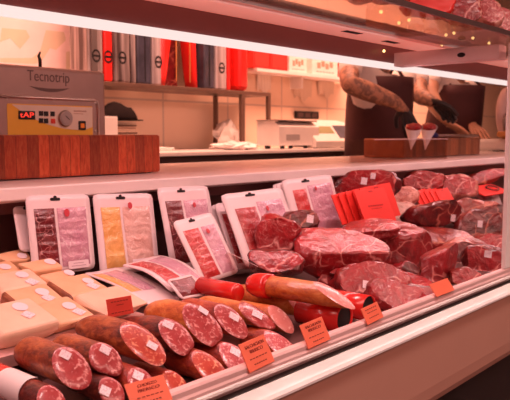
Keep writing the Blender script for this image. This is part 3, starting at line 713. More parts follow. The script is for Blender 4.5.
BL = [
 # name, label, centre, y, (w,h), depth, rind, cut, cuts, roll, seed, kwargs
 ('ham_piece', 'flat vacuum-packed ham piece with two white stickers near the fourth orange tag', (378, 287), .82, (92, 46), .10, 'ham_lean', 'ham_marbled', [((-.1, -1, .75), .5)], 14, 1, dict(labs=((367, 285, 9, 9), (413, 276, 7, 9)))),
 ('ham_piece', 'red shrink-wrapped ham piece lying against the rail behind the fourth orange tag', (400, 301), .735, (70, 32), .07, 'ham_lean', 'ham_marbled', [((0, -1, .8), .5)], 18, 2, {}),
 ('ham_piece', 'dark red ham slab behind the big orange loin', (335, 277), .93, (60, 22), .09, 'ham_lean', 'ham_lean', [((0, -1, .6), .6)], 8, 3, {}),
 ('ham_piece', 'dark lean offcut beneath the marbled steak chunk', (275, 262), .98, (58, 24), .10, 'ham_dark', 'ham_lean', [((0, -1, .6), .5)], 4, 4, {}),
 ('ham_joint', 'large boneless ham joint, bright marbled red, centre of the display', (338, 251), .955, (96, 52), .15, 'ham_lean', 'ham_marbled', [((.2, -.55, 1), .45), ((.5, -1, -.3), .7)], 5, 5, dict(lump=.13)),
 ('ham_piece', 'dark rinded ham end with white sticker leaning on the packs', (300, 221), 1.09, (40, 22), .07, 'ham_dark', 'ham_dark', [((.3, -1, .3), .7)], -4, 6, dict(labs=((310, 219, 7, 8),), floor=None)),
 ('ham_steak', 'thick ham chunk with round marbled face leaning on the packs', (288, 238), 1.04, (70, 50), .10, 'ham_lean', 'ham_marbled', [((-.15, -1, .2), .35)], 8, 7, dict(lump=.16)),
 ('ham_joint', 'angular raw ham block with fat seams right of the centre', (394, 246), .96, (78, 56), .15, 'ham_rind', 'ham_lean', [((-.35, -1, .15), .45), ((.8, -.8, .2), .55), ((0, -.3, 1), .6)], 10, 8, dict(lump=.10, ex=3.2)),
 ('ham_joint', 'pale red flat ham cut behind the angular block', (372, 230), .985, (56, 22), .08, 'ham_marbled', 'ham_marbled', [((0, -.5, 1), .5)], -4, 9, {}),
 ('ham_piece', 'tall wrapped ham wedge standing behind the fifth orange tag', (440, 267), .80, (40, 54), .09, 'ham_rind', 'ham_lean', [((-.5, -1, .2), .35), ((.8, -.6, .1), .35), ((-.6, 0, 1), .6)], 14, 10, dict(ex=3.4, lump=.1)),
 ('ham_piece', 'wedge of wrapped ham squeezed in the corner beside the post', (487, 267), .77, (48, 40), .10, 'ham_dark', 'ham_lean', [((-.3, -1, .2), .4)], 12, 11, dict(labs=((488, 254, 7, 7),))),
 ('ham_piece', 'small dark ham offcut with orange fat rim between two wedges', (460, 255), .87, (42, 32), .09, 'ham_fatty', 'ham_dark', [((0, -1, .4), .5)], -5, 12, {}),
 ('ham_shank', 'knobbly wrapped shank end low beside the fifth orange tag', (464, 279), .745, (30, 24), .06, 'ham_rind', 'ham_lean', [((0, -1, .4), .6)], 0, 13, {}),
 ('ham_joint', 'long dark cured ham with sunken cut face and sticker at right', (430, 222), 1.0, (66, 36), .10, 'ham_dark', 'ham_dark', [((.5, -1, .05), .4)], -12, 14, dict(labs=((453, 218, 5, 7),))),
 ('ham_joint', 'brown speckled ham piece with sticker above the long dark ham', (463, 211), 1.07, (44, 28), .09, 'ham_fatty', 'ham_rind', [((.1, -1, .5), .5)], 6, 15, dict(labs=((456, 209, 6, 7),))),
 ('ham_joint', 'dark ham wedge with white sticker close to the post', (482, 227), .97, (58, 38), .11, 'ham_dark', 'ham_dark', [((.2, -1, .3), .45)], -22, 16, dict(labs=((480, 224, 5, 7),))),
 ('ham_piece', 'long red ham strip below the long dark ham', (446, 242), .94, (72, 26), .12, 'ham_lean', 'ham_rind', [((0, -.7, 1), .5)], 6, 17, {}),
 ('ham_piece', 'reddish wrapped lump close behind the corner wedge', (490, 248), .89, (40, 28), .09, 'ham_rind', 'ham_marbled', [((0, -1, .5), .5)], 0, 18, {}),
 ('ham_round', 'round dark ham under film with two white stickers at the back', (366, 188), 1.165, (74, 34), .05, 'ham_dark', 'ham_lean', [((0, -1, .1), .35)], -4, 19, dict(labs=((364, 181, 6, 7), (373, 176, 5, 6)), floor=None, ex=2.2)),
 ('fat_piece', 'pale beige fat ham end beside the fan of red cards', (401, 199), 1.185, (36, 24), .05, 'ham_fatty', 'ham_fatty', [((0, -1, .5), .5)], -14, 20, dict(floor=None)),
 ('ham_piece', 'small red offcut at the back under the worktop', (424, 182), 1.195, (42, 22), .06, 'ham_rind', 'ham_lean', [((0, -1, .3), .5)], 0, 21, dict(floor=None)),
 ('ham_piece', 'flat pinkish offcut at the back right of the small red one', (454, 187), 1.20, (48, 24), .07, 'ham_fatty', 'ham_marbled', [((0, -1, .4), .5)], 0, 22, dict(floor=None)),
 ('ham_piece', 'dark cured leg end at the back beside the flat red folder', (478, 179), 1.245, (52, 14), .05, 'ham_rind', 'ham_lean', [((0, -1, .6), .4)], -14, 23, dict(floor=None)),
 ('bacon_piece', 'soft pinkish-white bacon piece below the fan of red cards', (406, 214), 1.10, (38, 24), .08, 'ham_fatty', 'slice_pale', [((0, -1, .5), .4)], 10, 24, {}),
 ('ham_piece', 'upright dark red piece behind the tallest white pack', (325, 184), 1.20, (18, 22), .03, 'ham_rind', 'ham_lean', [((0, -1, .1), .4)], 8, 25, dict(labs=((323, 179, 5, 6),), floor=None)),
 ('ham_piece', 'flat lean slice in front of the large central joint', (411, 284), .83, (40, 22), .08, 'ham_lean', 'ham_marbled', [((0, -.8, 1), .4)], 14, 26, {}),
 ('ham_piece', 'dark lean lump in the gap between the central joint and the flat vacuum-packed piece', (352, 274), .90, (70, 30), .12, 'ham_dark', 'ham_lean', [((0, -1, .6), .6)], 4, 40, {}),
 ('ham_piece', 'shadowed red lump below the angular block, behind the tall wedge', (412, 273), .86, (40, 24), .08, 'ham_lean', 'ham_dark', [((0, -1, .6), .6)], 4, 41, {}),
 ('ham_piece', 'dark red piece filling the hollow left of the central joint', (296, 262), 1.06, (70, 34), .10, 'ham_dark', 'ham_lean', [((0, -1, .6), .6)], 0, 42, {}),
 ('ham_piece', 'pale streaked piece between the smaller card fan and the dark wedge', (472, 213), 1.10, (56, 24), .08, 'ham_rind', 'ham_fatty', [((0, -1, .6), .5)], -6, 43, {}),
 ('ham_piece', 'marbled lump behind the corner wedge, partly hidden by the post', (500, 232), .95, (40, 40), .10, 'ham_lean', 'ham_marbled', [((0, -1, .6), .5)], -6, 44, {}),
 ('ham_piece', 'low dark red strip along the rail between the last two orange tags', (424, 296), .72, (40, 18), .05, 'ham_dark', 'ham_lean', [((0, -1, .6), .5)], 14, 45, {}),
]
for nm, lb, c, y, sz, dp, m1, m2, cuts, roll, seed, kw in sorted(BL, key=lambda b_: (not ('large boneless' in b_[1] or 'angular raw' in b_[1]), b_[3])):
    blob(nm, lb, c, y, sz, dp, m1, m2, cuts, roll, seed, grp='cured ham pieces in the display', **kw)

# ------------------------------------------------------------------ price tags
def price_tag(label, bl, br, tl, y, lean, lines, m='tag_orange', y1=None):
    O, B, T = at_y(*bl, y), at_y(*br, y), at_y(*tl, y+lean)
    u = B-O; W = u.length; u.normalize(); v = T-O; v -= u*v.dot(u); Hh = v.length; v.normalize(); n = u.cross(v); X = frame3(u, v, n)
    o = thing('price_tag', label, 'price tag', O, 'orange price tags', X)
    part('card', cbox((W/2, Hh/2, -.001), (W, Hh, .0015), .0005), m, o)
    part('holder', cbox((W/2, .002, -.004), (W*.5, .006, .004), .001), 'acrylic', o)
    for (s, fy, fw, fs) in lines:
        if s: text_obj('tag_text', s, Hh*fs, 'tag_ink', o, Matrix.Translation((W*.52, Hh*fy, .0004)), W*fw, .0002)
        else:
            bm = NB(); k = 6
            for j in range(k): box(bm, (W*.5-W*fw/2+W*fw*(j+.5)/k, Hh*fy, .0003), (W*fw/k*.65, Hh*fs*.4, .0004))
            part('tag_text', bm, 'tag_ink', o)
    return o
small = [('', .38, .7, .08), ('', .18, .5, .10)]
price_tag('orange price tag at the bottom left, in front of the chorizo', (134, 411), (173, 399), (126, 384), .652, .02, [('CHORIZO', .80, .5, .15), ('IBERICO', .62, .55, .15)]+small)
price_tag('orange price tag in front of the orange sausages', (250, 373), (275, 361), (238, 345), .652, .02, [('SALCHICHON', .80, .72, .16), ('IBERICO', .62, .5, .16)]+small)
price_tag('orange price tag in front of the first red paper tube', (309, 349), (331, 339), (298, 326), .652, .018, [('SALCHICHON', .82, .7, .15), ('IBERICO', .66, .55, .15)]+small)
price_tag('narrow orange price tag in front of the shrink-wrapped ham', (368, 325), (384, 317), (363, 308), .652, .014, [('', .8, .7, .13), ('', .6, .6, .1), ('', .3, .6, .1)])
price_tag('plain pale orange price tag nearest the post', (437, 297), (455, 290), (430, 284), .653, .018, [])
price_tag('small red price sign stuck in the pale cheese', (109, 318), (134, 313), (104, 300), .914, .008, [('', .80, .7, .13), ('', .60, .3, .1), ('', .20, .8, .1)], 'tag_red')

# clear acrylic divider standing across the deck
dv = thing('acrylic_divider', 'clear acrylic divider with rounded corner between packs and meat', 'divider', (0, 0, 0))
a = at_y(224, 251, 1.085); e = at_y(268, 263, 1.0); zt = lambda y: a.z-(1.085-y)*.25
prof = [(.985, deck_z(.985)+.002), (.985, zt(.985)), (1.06, zt(1.06)), (1.076, zt(1.076)-.002), (1.084, zt(1.084)-.010), (1.086, zt(1.086)-.022), (1.086, deck_z(1.086)+.002)]
part('sheet', prism_x(NB(), prof, a.x, a.x+.004), 'acrylic', dv)
part('polished_edge', tube(NB(), [(a.x+.002, y_, z_+.0012) for y_, z_ in prof[1:6]], .0007, 6), 'hood_pink', dv)

# upper glass shelf goods
Z0 = lambda z: (lambda y: z)
UPS = [
 ('red_parcel', 'glossy red wrapped parcel on the glass shelf', (430, 6), .675, (50, 26), .08, 'red_gloss', 'red_paper', 0, 31),
 ('ham_piece', 'marbled pink ham piece in the middle of the glass shelf', (462, 12), .71, (36, 26), .08, 'ham_fatty', 'ham_marbled', 0, 32),
 ('sausage_bundle', 'knobbly wrapped sausage end on the glass shelf near the bracket', (484, 14), .68, (34, 28), .07, 'ham_fatty', 'face_salchichon', 10, 33),
 ('ham_piece', 'speckled sausage piece at the right end of the glass shelf', (504, 22), .68, (28, 26), .06, 'ham_fatty', 'face_salchichon', 20, 34),
 ('ham_piece', 'dark red ham piece at the left of the glass shelf goods', (388, -4), .77, (36, 16), .06, 'ham_lean', 'ham_lean', 0, 35),
 ('ham_piece', 'dark rinded ham lying further left on the glass shelf', (360, -8), .74, (36, 22), .08, 'ham_dark', 'ham_dark', 0, 36),
]
for nm, lb, c, y, sz, dp, m1, m2, roll, seed in UPS:
    blob(nm, lb, c, y, sz, dp, m1, m2, [((0, -1, .3), .5)], roll, seed, floor=Z0(1.3815), ymin=.63, grp='goods on the glass shelf', cat='meat' if 'parcel' not in nm else 'parcel')

# ------------------------------------------------------------------ worktop goods: butcher block, vacuum machine
WZ = 1.0505
p0 = at_y(158, 150, 1.42)
bk = thing('butcher_block', 'thick dark red-brown butcher block on the worktop at left', 'cutting board', (p0.x-.36, 1.56, WZ))
part('board', cbox((0, 0, .051), (.72, .30, .098), .006), 'block_wood', bk)
for sx in (-1, 1):
    for sy in (-1, 1): part('foot', lathe(NB(), [(.012, 0), (.012, .0015)], 12, Matrix.Translation((sx*.32, sy*.12, 0))), 'black', bk)
mp1 = at_y(106.5, 73, 1.74); MX1 = mp1.x; MTOP = mp1.z+.005
mc = thing('vacuum_machine', 'brushed steel vacuum packing machine with yellow control panel', 'machine', (MX1, 1.74, WZ))
mw, mh = .62, MTOP-WZ
part('housing', cbox((-mw/2, .056, mh/2+.003), (mw, .10, mh-.008), .010), 'machine_steel', mc)
for sx in (-.05, -.55): part('foot', lathe(NB(), [(.014, 0), (.014, .003)], 12, Matrix.Translation((sx, .05, 0))), 'black', mc)
def on_m(px, py, y=1.7405): q = at_y(px, py, y); return V((q.x-MX1, q.y-1.74, q.z-WZ))
def mrect(x0, y0, x1, y1, depth, r=.006, off=0):
    a, b = on_m((x0), (y0+y1)/2), on_m((x1), (y0+y1)/2); xm = (x0+x1)/2
    t_, b_ = on_m(xm, y0), on_m(xm, y1)
    bm = NB(); prism_z(bm, rrect(b.x-a.x, t_.z-b_.z, r, 4), 0, depth)
    ctr = V(((a.x+b.x)/2, .005-off, (t_.z+b_.z)/2))
    for v in bm.verts: v.co = ctr + V((v.co.x, -v.co.z, v.co.y))
    return bm, ctr
bm, _ = mrect(-6, 95, 97, 150, .012, .012); fr_ = part('bezel', bm, 'machine_steel', mc)
q0, q1, q2, q3 = on_m(-6, 96), on_m(96, 96+5.5), on_m(-6, 149), on_m(96, 145)
part('bezel_rim', tube(NB(), [(q0.x, -.0075, q0.z), (q1.x-.012, -.0075, q0.z), (q1.x-.003, -.0075, q0.z-.004), (q1.x, -.0075, q0.z-.013), (q1.x, -.0075, .02)], .0045, 8), 'steel', fr_, True)
bm, _ = mrect(6, 105, 91, 148, .001, .004, .0122); cpn = part('control_panel', bm, 'yellow', mc)
bm = NB()                                                      # cream sweep over the yellow
a = on_m(12, 104); pts = []
for k in range(13):
    q = k/12; pts.append(on_m(12+70*q, 106+24*(1-(1-q)**2.2)))
pts = pts + [on_m(90.5, 127), on_m(90.5, 107.5), on_m(10, 104.5)]
vs = [bm.verts.new((p.x, -.0084, p.z)) for p in pts]; vs2 = [bm.verts.new((p.x, -.0090, p.z)) for p in pts]
bm.faces.new(vs); bm.faces.new(vs2[::-1])
for i in range(len(vs)): bm.faces.new((vs[i], vs[(i+1) % len(vs)], vs2[(i+1) % len(vs)], vs2[i]))
part('cream_panel', bm, 'panel_cream', cpn)
bm, ctr = mrect(16.5, 111, 33, 119.5, .0012, .002, .0142); dsp = part('display', bm, 'black', mc)
text_obj('display_digits', 'tAP', .020, 'led_red', dsp, Matrix.Translation(ctr + V((0, -.0017, 0))) @ XZ.to_4x4(), .042)
for (px, py, m_) in ((39, 113.5, 'black'), (44, 113.8, 'black'), (50.5, 114, 'black'), (39, 120.7, 'black'), (44, 120.9, 'black'), (51, 121.2, 'tag_red')):
    bm, _ = mrect(px-2.1, py-2.4, px+2.1, py+2.4, .0015, .001, .0142); part('button', bm, m_, mc)
g = on_m(63, 118.5)
gb = NB(); lathe(gb, [(.0225, 0), (.024, .004), (.021, .008), (.0195, .008)], 28, Matrix.Translation((g.x, -.009, g.z)) @ XZ.to_4x4()); gd = part('gauge', gb, 'steel', mc, False)
part('gauge_face', lathe(NB(), [(.018, .0), (.018, .0006)], 28, Matrix.Translation((g.x, -.0172, g.z)) @ XZ.to_4x4()), 'grey_plastic', gd)
part('needle', cbox((g.x+.003, -.0182, g.z+.002), (.018, .0006, .0018), 0, Matrix.Rotation(.7, 3, 'Y')), 'black', gd)
bm, ctr = mrect(76.5, 121, 83.5, 130, .002, .002, .0142); swi = part('power_switch', bm, 'black', mc)
bm, _ = mrect(78.3, 123.5, 81.7, 128, .002, .001, .0164); part('switch_lamp', bm, 'switch_glow', swi)
bm = NB()
for k in range(2):
    q = on_m(79, 111.3+2.6*k); 
    for j in range(8 if k == 0 else 6): box(bm, (q.x-.022+.0055*j, -.0092, q.z), (.004, .0004, .004 if k == 0 else .002))
part('panel_lettering', bm, 'brown_print', cpn)
for (px, py) in ((5, 97.5), (52, 99.5), (94, 103), (94, 131)):
    q = on_m(px, py); part('screw', lathe(NB(), [(.0045, 0), (.0045, .002), (.003, .003)], 12, Matrix.Translation((q.x, -.0075, q.z)) @ XZ.to_4x4()), 'steel', mc)
q = on_m(50, 77); text_obj('maker_lettering', 'Tecnotrip', .042, 'logo_dark', mc, Matrix.Translation((q.x, .0055, q.z)) @ XZ.to_4x4(), .135)
bm = NB(); q = on_m(51, 87)                                    # crescent under the lettering
up_ = [(x/10, -.004*(1-(x/10)**2)) for x in range(-10, 11)]; dn = [(x/10, -.014*(1-(x/10)**2)) for x in range(9, -10, -1)]
prism_z(bm, [(a*.065, b) for a, b in up_+dn], 0, .0006)
for v in bm.verts: v.co = V((q.x+v.co.x, .0058-v.co.z, q.z+v.co.y))
part('crescent_mark', bm, 'logo_dark', mc)
q = on_m(48, 66); st = part('lid_latch', tube(NB(), [(q.x, .04, q.z-.004), (q.x, .04, q.z+.02), (q.x-.004, .04, q.z+.03), (q.x+.004, .045, q.z+.042)], [.005, .005, .004, .003], 8), 'black', mc, True)

# ------------------------------------------------------------------ back wall furniture
bn = thing('back_bench', 'long pale bench with drawers along the back wall', 'bench', (0, 0, 0))
BZ = 1.065
part('bench_top', b2(1.2, 7.6, 2.60, 3.095, BZ-.022, BZ, .004), 'counter_white', bn)
part('bench_body', b2(1.22, 7.58, 2.64, 3.09, .0, BZ-.023), 'shelf_trim', bn)
for k in range(6): d_ = part('drawer', b2(1.4+.98*k, 2.34+.98*k, 2.622, 2.639, .12, .98, .004), 'brown_frame', bn); part('drawer_handle', tube(NB(), [(1.7+.98*k, 2.621, .84), (1.7+.98*k, 2.60, .84), (2.04+.98*k, 2.60, .84), (2.04+.98*k, 2.621, .84)], .006, 8), 'steel', d_)
# shelf on a frame
SY0, SY1 = 2.82, 3.06
l0, l1 = at_y(100, 87, SY0), at_y(271, 96, SY0); SZ = 1.412; sx0, sx1 = l0.x-.1, l1.x
ws = thing('wall_shelf', 'brown metal framed shelf standing on the back bench', 'shelf', (0, 0, 0))
part('shelf_board', b2(sx0, sx1, SY0, SY1, SZ-.022, SZ, .002), 'brown_frame', ws)
lx = at_y(243, 120, SY0).x
for x in (sx1-.012, lx, sx0+.02):
    for y in (SY0+.012, SY1-.012): part('leg', b2(x-.011, x+.011, y-.011, y+.011, BZ+.001, SZ-.0225), 'brown_frame', ws)
part('foot_rail', b2(lx, sx1, SY0+.005, SY0+.019, BZ+.02, BZ+.034), 'brown_frame', ws)
# ham sleeves on the shelf
def emblem(parent, x, y, z, r, m='black'):
    bm = NB(); n = 22
    for k in range(n):
        a0, a1 = 2*math.pi*k/n, 2*math.pi*(k+1)/n
        q = [bm.verts.new((x+rr*.8*math.cos(a), y, z+rr*math.sin(a))) for a, rr in ((a0, r), (a1, r), (a1, r*.68), (a0, r*.68))]; bm.faces.new(q)
    box(bm, (x, y, z), (r*1.1, .0006, r*.30))
    return part('emblem', bm, m, parent)
def sleeve(label, x0, x1, m, ems=(), h=.66, kind='box', y=None, stripe=None, name='ham_box', yo=0):
    a, b = at_y(x0, 90, SY0+.02), at_y(x1, 90, SY0+.02); w = b.x-a.x-.004; d = .15 if y is None else y
    o = thing(name, label, 'box', ((a.x+b.x)/2, SY0+.02+d/2+yo, SZ+.001), 'tall ham boxes on the wall shelf')
    part('carton', cbox((0, 0, h/2), (w, d, h), .008 if kind == 'box' else w*.3), m, o)
    if stripe: part('stripe', cbox((stripe[0]*w/2, -d/2-.0006, h/2), (stripe[1]*w, .001, h*.96)), stripe[2], o)
    for (fx, py) in ems: emblem(o, fx*w/2, -d/2-.0012, at_y((x0+x1)/2, py, SY0+.02).z-SZ, .032)
    return o
sleeve('tall silver ham box with dark ring emblem beside the steel machine', 88, 104, 'silver', ((.1, 56),), stripe=(-.1, .4, 'steel_dark'))
sleeve('narrow red ham box between two silver ones', 105, 113.5, 'red_gloss', ((-.1, 57),), h=.62)
sleeve('dark silver ham box with ring emblem right of the narrow red box', 114.5, 131, 'steel_dark_card', ((0, 58),), stripe=(-.2, .35, 'silver'))
sleeve('slim pale silver ham box left of the dark one', 131.5, 137, 'silver', ())
sleeve('dark ham box with a thin black stem design', 137.5, 152, 'dark_blue', (), stripe=(.1, .08, 'black'))
sleeve('bright silver-white ham box with ring emblem left of the red bags', 152.5, 162, 'sil_pack', ((.35, 62),))
sleeve('dark navy ham box right of the red bags', 204, 215, 'dark_blue', (), h=.64, stripe=(0, .12, 'black'))
sleeve('pale silver ham box with ring emblem next to the small flag', 215.5, 227, 'sil_pack', ((.1, 68),), h=.64)
sleeve('slim red ham box edge behind the pale silver box', 228, 231, 'red_gloss', (), h=.64)
sleeve('tall plain red ham tube near the end of the wall shelf', 238, 249.5, 'red_gloss', (), h=.60, kind='tube', y=.1, name='ham_tube')
# red bags: waisted like curtains
def bag(label, x0, x1, lean):
    a, b = at_y(x0, 90, SY0+.02), at_y(x1-.6, 90, SY0+.02); w = b.x-a.x; h = .64; bm = NB(); nz, nx = 14, 10
    o = thing('ham_bag', label, 'bag', (a.x, SY0+.05, SZ+.001), 'red ham bags on the wall shelf'); rings = []; x_m = w*.06
    for j in range(nz+1):
        z = j/nz; cut = max(0, 1-z*1.75)**1.4
        l, r_ = (x_m, w*(.97-.55*cut)) if lean > 0 else (w*.68*cut+x_m, w*.94)
        ring = []
        for i in range(2*nx):
            t_ = 2*math.pi*i/(2*nx); c_, s_ = math.cos(t_), math.sin(t_)
            ring.append(bm.verts.new(((l+r_)/2+(r_-l)/2*c_, .05+.05*(abs(s_)**.7)*(1 if s_ > 0 else -1)+.004*math.sin(c_*9+z*4), z*h)))
        rings.append(ring)
    for A, B in zip(rings, rings[1:]):
        for i in range(2*nx): bm.faces.new((A[i], A[(i+1) % (2*nx)], B[(i+1) % (2*nx)], B[i]))
    bm.faces.new(rings[0][::-1]); bm.faces.new(rings[-1]); part('bag_body', bm, 'red_gloss', o, True)
    part('tie_cord', tube(NB(), [(w*(.9 if lean > 0 else .1), -.006, .03+.05*k) for k in range(10)], .003, 6), 'brass', o)
bag('wide red ham bag with curved right edge on the wall shelf', 163, 182, 1)
bag('narrower red ham bag with curved left edge on the wall shelf', 192, 203.5, -1)
sleeve('dark brown cured ham box glimpsed between the red bags', 178, 196, 'ham_dark', (), h=.63, y=.07, yo=.145)
pf = at_y(234, 58, 3.0); fl = thing('paper_flag', 'small pale triangular paper flag between boxes on the wall shelf', 'flag', (pf.x, 2.95, SZ+.001))
part('stick', tube(NB(), [(-.03, 0, 0), (-.03, 0, .26)], .004, 8), 'brass', fl)
bm = NB(); prism_z(bm, [(-.026, .12), (.035, .19), (-.026, .26)], 0, .002)
for v in bm.verts: v.co = V((v.co.x, -v.co.z, v.co.y))
part('pennant', bm, 'panel_cream', fl)
# things on the upper wall ledge
ly = 3.0; le = at_y(300, 72, ly); LZ = at_y(300, 74, ly).z
lg = thing('wall_ledge', 'narrow white ledge on the back wall above the scale', 'shelf', (0, 0, 0))
part('ledge_board', b2(at_y(249, 68, ly).x, at_y(352, 76, ly).x, 2.93, 3.08, LZ-.02, LZ), 'counter_white', lg)
part('bracket', b2(le.x-.01, le.x+.01, 2.98, 3.08, LZ-.10, LZ-.0205), 'white_plastic', lg)
def ledge_box(label, x0, x1, ytop, m, prt):
    a, b = at_y(x0, 68, 2.95), at_y(x1, 68, 2.95); h = at_y((x0+x1)/2, ytop, 2.95).z-LZ
    o = thing('carton_box', label, 'box', ((a.x+b.x)/2, 3.005, LZ+.001), 'cartons on the wall ledge')
    w = b.x-a.x-.006
    part('carton', cbox((0, 0, h/2), (w, .11, h), .004), m, o)
    if prt == 'rim': 
        part('panel_rim', cbox((0, -.0556, h*.5), (w*.9, .001, h*.86)), 'red_dark', o); part('panel_fill', cbox((0, -.0564, h*.5), (w*.84, .001, h*.76)), m, o)
    if prt == 'print':
        bm = NB()
        for k in range(4): box(bm, (w*(-.25+.16*k), -.0558, h*(.50+.10*(k % 2))), (w*.13, .001, h*.30))
        part('picture_print', bm, 'brown_print', o)
        bm = NB()
        for k in range(6): box(bm, (w*(-.3+.12*k), -.0558, h*.18), (w*.08, .001, h*.07))
        part('line_print', bm, 'grey_plastic', o)
ledge_box('red carton with dark outline, left of two on the wall ledge', 253, 270, 50, 'red_paper', 'rim')
ledge_box('red carton, right of two on the wall ledge', 270.5, 288, 52, 'red_paper', 'rim')
ledge_box('white printed carton beside the red cartons', 289, 307, 55, 'white_plastic', 'print')
ledge_box('white printed carton with brown picture near the tattooed arm', 312, 338, 57, 'white_plastic', 'print')
ledge_box('red carton edge at the right end of the wall ledge', 338.5, 345, 58, 'red_paper', None)
# hanging paper sheets and dark plate on the wall
def wall_sheet(label, x0, x1, y0, y1, m, name='wall_sheet', y=3.088):
    a, b = at_y(x0, (y0+y1)/2, y), at_y(x1, (y0+y1)/2, y); t_, d_ = at_y((x0+x1)/2, y0, y), at_y((x0+x1)/2, y1, y)
    bm = NB(); nx = 8; 
    W = b.x-a.x; Hh = t_.z-d_.z
    up = [bm.verts.new((-W/2+W*i/nx, -.004*abs(math.sin(i*1.3)), Hh)) for i in range(nx+1)]; lo = [bm.verts.new((-W/2+W*i/nx*(.92), -.010*abs(math.sin(i*1.7)), .02*math.sin(i*1.1))) for i in range(nx+1)]
    for i in range(nx): bm.faces.new((up[i], lo[i], lo[i+1], up[i+1]))
    o = thing(name, label, 'paper', ((a.x+b.x)/2, y, d_.z), 'sheets on the back wall')
    part('sheet', bm, m, o); return o
wall_sheet('pale hanging sheet on the wall beside the red tube', 257, 271, 70, 92, 'panel_cream')
wall_sheet('beige hanging sheet on the wall above the dark plate', 294, 312, 80, 99, 'beige_shape')
wall_sheet('beige hanging sheet on the wall behind the tattooed arm', 318, 334, 80, 96, 'beige_shape')
a, b = at_y(295, 113, 3.085), at_y(318, 113, 3.085)
so = thing('socket_plate', 'dark rectangular socket plate on the wall above the scale', 'socket', ((a.x+b.x)/2, 3.085, a.z-.012))
part('frame', cbox((0, 0, 0), (b.x-a.x, .02, .055), .004), 'black', so)
for k in range(3): part('outlet', cbox(((k-1)*(b.x-a.x)*.3, -.0106, 0), ((b.x-a.x)*.22, .002, .03), .001), 'shelf_trim', so)
# poster on the left wall part
a, b = at_y(-14, 50, 3.09), at_y(76, 50, 3.09); t_, d_ = at_y(30, 8, 3.09), at_y(30, 76, 3.09)
po = thing('wall_poster', 'large pink wall panel with beige angular shapes behind the machine', 'poster', ((a.x+b.x)/2, 3.09, d_.z))
PW, PH = b.x-a.x, t_.z-d_.z; part('sheet', cbox((0, 0, PH/2), (PW, .012, PH)), 'poster_pink', po)
def pshape(pts, m):
    bm = NB(); q = [at_y(px, py, 3.083) for px, py in pts]; vs = [bm.verts.new((p.x-(a.x+b.x)/2, -.0068, p.z-d_.z)) for p in q]; bm.faces.new(vs)
    f = bm.faces[:][0]
    part('printed_shape', bm, m, po)
pshape([(2, 28), (26, 30), (30, 37), (20, 49), (10, 38), (0, 42)], 'beige_shape')
pshape([(46, 30), (64, 32), (66, 40), (56, 50), (50, 48), (41, 62), (34, 64), (0, 62), (0, 58), (32, 58), (40, 52)], 'beige_shape')
pshape([(66, 52), (76, 50), (76, 70), (66, 70)], 'beige_shape')
wp = at_y(81, 60, 3.06); part('pilaster', b2(wp.x-.05, wp.x+.05, 3.06, 3.0995, .0, 2.69), 'counter_white')['kind'] = 'structure'
bpy.data.objects['pilaster'].name = 'trim_1'
# scale on the back bench
q0, q1 = at_y(276, 145, 2.66), at_y(353, 147, 2.66)
sca = thing('shop_scale', 'white shop scale with sloped keypad on the back bench', 'scale', ((q0.x+q1.x)/2, 2.605, BZ+.001))
SW = q1.x-q0.x
bm = NB(); prism_x(bm, [(.03, .02), (.03, .135), (.07, .165), (.205, .165), (.205, .02)], -SW/2, -SW*.02); part('weighing_base', bm, 'white_plastic', sca)
pl = part('weighing_plate', cbox((-SW*.28, .115, .171), (SW*.48, .17, .010), .003), 'steel', sca)
bm = NB(); prism_x(bm, [(0, .006), (0, .045), (.10, .165), (.20, .185), (.20, .006)], -SW*.10, SW/2); hd = part('keypad_body', bm, 'white_plastic', sca)
sn = V((0, -.768, .64)); SX = frame3(V((1, 0, 0)), V((0, .64, .768)), sn)
part('lcd_screen', cbox(V((SW*.08, .060, .117))+sn*.001, (SW*.26, .06, .002), .001, SX), 'green_lcd', hd)
part('key_panel', cbox(V((SW*.34, .05, .105))+sn*.001, (SW*.20, .11, .002), .001, SX), 'dark_blue', hd)
part('side_vent', cbox((-SW*.34, .0295, .07), (SW*.16, .001, .035)), 'grey_plastic', sca)
for x in (-SW*.42, -SW*.14): 
    for y in (.06, .18): part('foot', lathe(NB(), [(.015, 0), (.015, .019)], 12, Matrix.Translation((x, y, 0))), 'black', sca)
for x in (SW*.05, SW*.42): part('foot', lathe(NB(), [(.012, 0), (.012, .005)], 12, Matrix.Translation((x, .1, 0))), 'black', sca)
# crumpled paper and sheets under the shelf
def crumple(label, c, y, w, h, d, m, name='crumpled_bag', seed=1, z=BZ, cat='paper'):
    p = at_y(*c, y); bm = NB(); bmesh.ops.create_icosphere(bm, subdivisions=3, radius=1)
    for v in bm.verts:
        q = v.co.normalized(); k = 1+.5*noise.noise(q*2.2+V((seed*9, 0, 0)))+.25*noise.noise(q*5+V((seed*9, 0, 0)))
        v.co = V((q.x*w/2*k, q.y*d/2*k, max(-h*.42, q.z*h/2*k)+h*.42))
    o = thing(name, label, cat, (p.x, y, z+.001)); part('folds', bm, m, o, False); return o
crumple('crumpled pale paper bag under the wall shelf', (228, 125), 2.94, .17, .19, .12, 'white_plastic', seed=2)
crumple('pile of crumpled wrapping paper at the front of the back bench', (235, 148), 2.72, .30, .05, .14, 'paper', 'wrapping_paper', 3)
p = at_y(160, 146, 2.7); ca = thing('white_cable', 'loop of white cable lying on the back bench', 'cable', (p.x, 2.7, BZ+.007))
part('cord', tube(NB(), [(.10*math.cos(k*.45)*(1-.012*k), .04*math.sin(k*.45), .012*abs(math.sin(k*.6))) for k in range(30)], .005, 7), 'white_plastic', ca, True)
